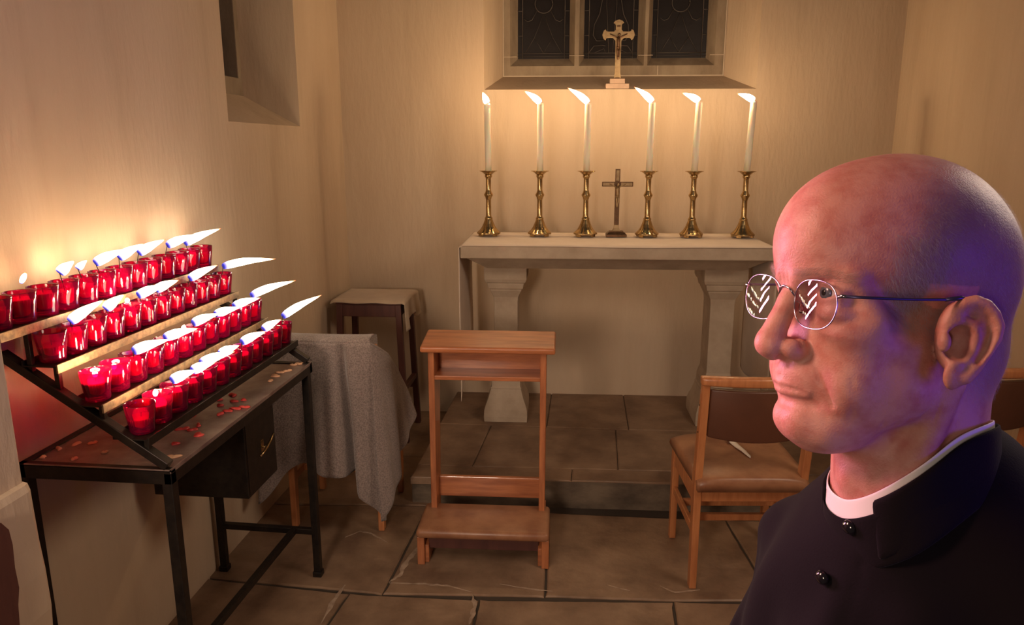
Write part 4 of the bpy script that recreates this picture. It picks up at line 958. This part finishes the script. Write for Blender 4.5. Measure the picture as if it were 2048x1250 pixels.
# hands below the sleeves, shoes below the hem: parts of the body mesh
def hand_sdf(P):
    S_=sym(P)
    d=cap(P,(-30,0,1330),(-30,0,1180),38,60)                      # the body inside the cassock, down to wrists
    d=su(d,cap(S_,(-20,0,1180),(-14,126,1170),38,32),30); d=su(d,ell(P,(-10,0,1040),(80,120,160)),40)
    d=su(d,cap(S_,(-14,128,1165),(-6,172,950),30,26),14); d=su(d,cap(S_,(-6,172,950),(62,190,765),26,21),10)
    d=su(d,cap(S_,(62,190,765),(84,185,705),21,19),6)
    d=su(d,ell(S_,(96,184,672),(14,30,40)),12)
    for k,(oy,L,cx) in enumerate(((-22,62,0),(-8,72,3),(7,68,2),(20,54,-2))):
        a=(100+cx,184+oy,640); b_=(110+cx,184+oy*1.05,640-L*.5); c=(102+cx,184+oy*1.05,640-L)
        d=su(d,np.minimum(cap(S_,a,b_,8.6,8),cap(S_,b_,c,8,6.6)),3)
    d=su(d,np.minimum(cap(S_,(98,164,680),(120,150,656),10,9),cap(S_,(120,150,656),(126,152,628),9,7.5)),5)
    return d
v,f=field_mesh(hand_sdf,(-140,-240,540),(160,240,1236),4.0,newton=2)
hnd=np_mesh('hands',v,f,skin,person,BM)
bm=bmesh.new(); bm.from_mesh(body.data); bm.from_mesh(hnd.data)
bmesh.ops.bridge_loops(bm,edges=[e for e in bm.edges if len(e.link_faces)==1])
bm.to_mesh(body.data); bm.free(); bpy.data.objects.remove(hnd)
smooth_all(body)
for s in(-1,1):
    o=MB().loft([(.045,.135,0),(.047,.14,.012),(.045,.138,.03),(.036,.12,.055),(.030,.07,.085)]).build('shoe',shoe,person,bevel=.01,sub=2,smooth=True)
    o.location=bp(110,s*85,0); o.rotation_euler=(0,0,BA-math.pi/2)
# ---- collars: rings around the neck, low at the front, high behind
def ring_surface(pts_lo,pts_hi,m,name,thick,parent=person,a0=0,a1=1):
    n=len(pts_lo); rows=5; mb=MB()
    for j in range(rows+1):
        for i in range(n): mb.v.append(tuple(Vector(pts_lo[i]).lerp(Vector(pts_hi[i]),j/rows)))
    mb.f=[(j*n+i,j*n+i+1,(j+1)*n+i+1,(j+1)*n+i) for j in range(rows) for i in range(n-1)]
    return mb.build(name,m,parent,smooth=True,solid=thick,sub=1)
def oval(cx,cy,rx,ry,z_front,z_back,t0=0,t1=360,n=72,yoff=0,lean=0):
    out=[]
    for i in range(n+1):
        t=math.radians(t0+(t1-t0)*i/n); k=(1-math.cos(t))/2
        out.append(bp(cx+rx*math.cos(t)+lean*math.cos(t),cy+ry*math.sin(t),z_front+(z_back-z_front)*k))
    return out
# each ring follows the neck: march outwards from the neck axis in a tilted plane until just off the skin
_e1=np.array([.873,0,-.487]);_e2=np.array([0,1,0.]);_nn=np.array([.487,0,.873]);_c=np.array([-60,0,-136.])
def neck_ring(t0,t1,h,off,n=90):
    th=np.radians(np.linspace(t0,t1,n)); sn=np.sin(th)
    hh=h+36*np.clip(sn,0,1)**1.3
    D=np.cos(th)[:,None]*_e1+sn[:,None]*_e2; P0=_c+hh[:,None]*_nn
    r=np.full(n,30.0)
    for _ in range(60):
        d=head_sdf((P0+D*r[:,None]).astype('f')); r=np.clip(r+np.clip(off-d,-3,3)*.7,20,95)
    k=np.ones(9)/9; 
    if abs(t1-t0)>=359: r=np.convolve(np.concatenate([r[-5:-1],r,r[1:5]]),k,'valid')
    else: r=np.convolve(np.concatenate([[r[0]]*4,r,[r[-1]]*4]),k,'valid')
    return [hp(*(p+q*x)) for p,q,x in zip(P0,D,r)]
ring_surface(neck_ring(-180,180,-16,5.0),neck_ring(-180,180,3,3.0),collarw,'clerical_collar',.0012)
ring_surface(neck_ring(-180,180,-52,15),neck_ring(-180,180,-10,6.8),black,'neckband',.0015)
ring_surface(neck_ring(GAP0,GAP1,-46,12),neck_ring(GAP0,GAP1,-1,6.5),black,'stand_collar',.003)
for z in (1297,1247,1180,1110,1040,965,890):
    # find the cloth surface in front
    lo,hi=0.0,260.0; by=max(-16,4-(1312-z)*.25)
    for _ in range(30):
        mid=(lo+hi)/2
        if body_sdf(np.array([[mid,by,z]],'f'))[0]<0: lo=mid
        else: hi=mid
    b_=MB().lathe([(.0005,-.004),(.004,-.0035),(.0062,-.001),(.0062,.001),(.0045,.0035),(.0005,.0045)],20).build('button',buttonm,person,smooth=True)
    b_.location=bp(lo+(11 if z==1297 else 4.5),by,z); b_.rotation_euler=(0,math.pi/2,BA)
# ---- eyeglasses
eg=empty('eyeglasses',tuple(HM@Vector((.081,0,-.005))),0,'thin wire-rimmed eyeglasses worn by the priest, oval lenses with violet reflections','glasses')
def gp(x,y,z): return HM@Vector((x/1000,y/1000,z/1000))-eg.location
def rimpts(s,n=64,grow=0):
    cy,cz=33.2*s,-8.0; out=[]
    for i in range(n):
        a=2*math.pi*i/n; ca,sa=math.cos(a),math.sin(a); p=2.5
        ry=24.2+grow; rz=(17.6 if sa>0 else 18.6)+grow
        y=math.copysign(abs(ca)**(2/p),ca)*ry*(1-.06*(sa<0)*abs(sa)); z=math.copysign(abs(sa)**(2/p),sa)*rz
        out.append((82.5-(y*s*.0+((y*(1 if s>0 else -1)))**2*0)-.10*(y*s if False else 0)-(abs(y*1.0)**2)*.0022,cy+y,cz+z))
    return out
for s in(1,-1):
    rp=rimpts(s); rm=MB().tube([gp(*p) for p in rp],.00050,8,closed=True).build('rim',wire,eg,smooth=True)
    mb=MB(); c=(83.6,33.2*s,-8); inner=rimpts(s,grow=-.3); mb.v.append(tuple(gp(*c)))
    for q in (.25,.5,.75,1):
        for p in inner: mb.v.append(tuple(gp(c[0]+(p[0]-c[0])*q*q,c[1]+(p[1]-c[1])*q,c[2]+(p[2]-c[2])*q)))
    n=64
    for i in range(n): mb.f.append((0,1+i,1+(i+1)%n))
    for k in range(3):
        for i in range(n): mb.f.append((1+k*n+i,1+k*n+(i+1)%n,1+(k+1)*n+(i+1)%n,1+(k+1)*n+i))
    mb.build('lens',lensm,eg,smooth=True)
    MB().tube([gp(81,s*56.5,-1),gp(80,s*60,0),gp(78,s*63,0)],[.0013,.0016,.0013],8).build('end_piece',wire,eg,smooth=True)
    MB().tube([gp(79,s*62.5,0),gp(60,s*67.5,.5),gp(30,s*73,1.5),gp(8,s*77,3),gp(-4,s*78.5,5)],[.0012,.0011,.0010,.0012,.0014],8).tube([gp(8,s*77,3),gp(-4,s*78.5,5),gp(-14,s*78,2),gp(-26,s*75,-8),gp(-34,s*72,-24)],[.0014,.0018,.0018,.0017,.0012],8).build('temple_arm',temple,eg,smooth=True)
    MB().tube([gp(81,s*11,-8),gp(77,s*13,-10),gp(76,s*12,-13)],.0005,6).build('pad_arm',wire,eg)
    o=MB().tube([gp(77,s*11.5,-9),gp(76.2,s*11.3,-12.5),gp(76.5,s*12.2,-17)],[.0012,.0022,.0012],8).build('nose_pad',lensm,eg,smooth=True)
MB().tube([gp(82,9.4,-4),gp(84.5,6,1.2),gp(86,0,3.0),gp(84.5,-6,1.2),gp(82,-9.4,-4)],.0009,8).build('bridge',wire,eg,smooth=True)
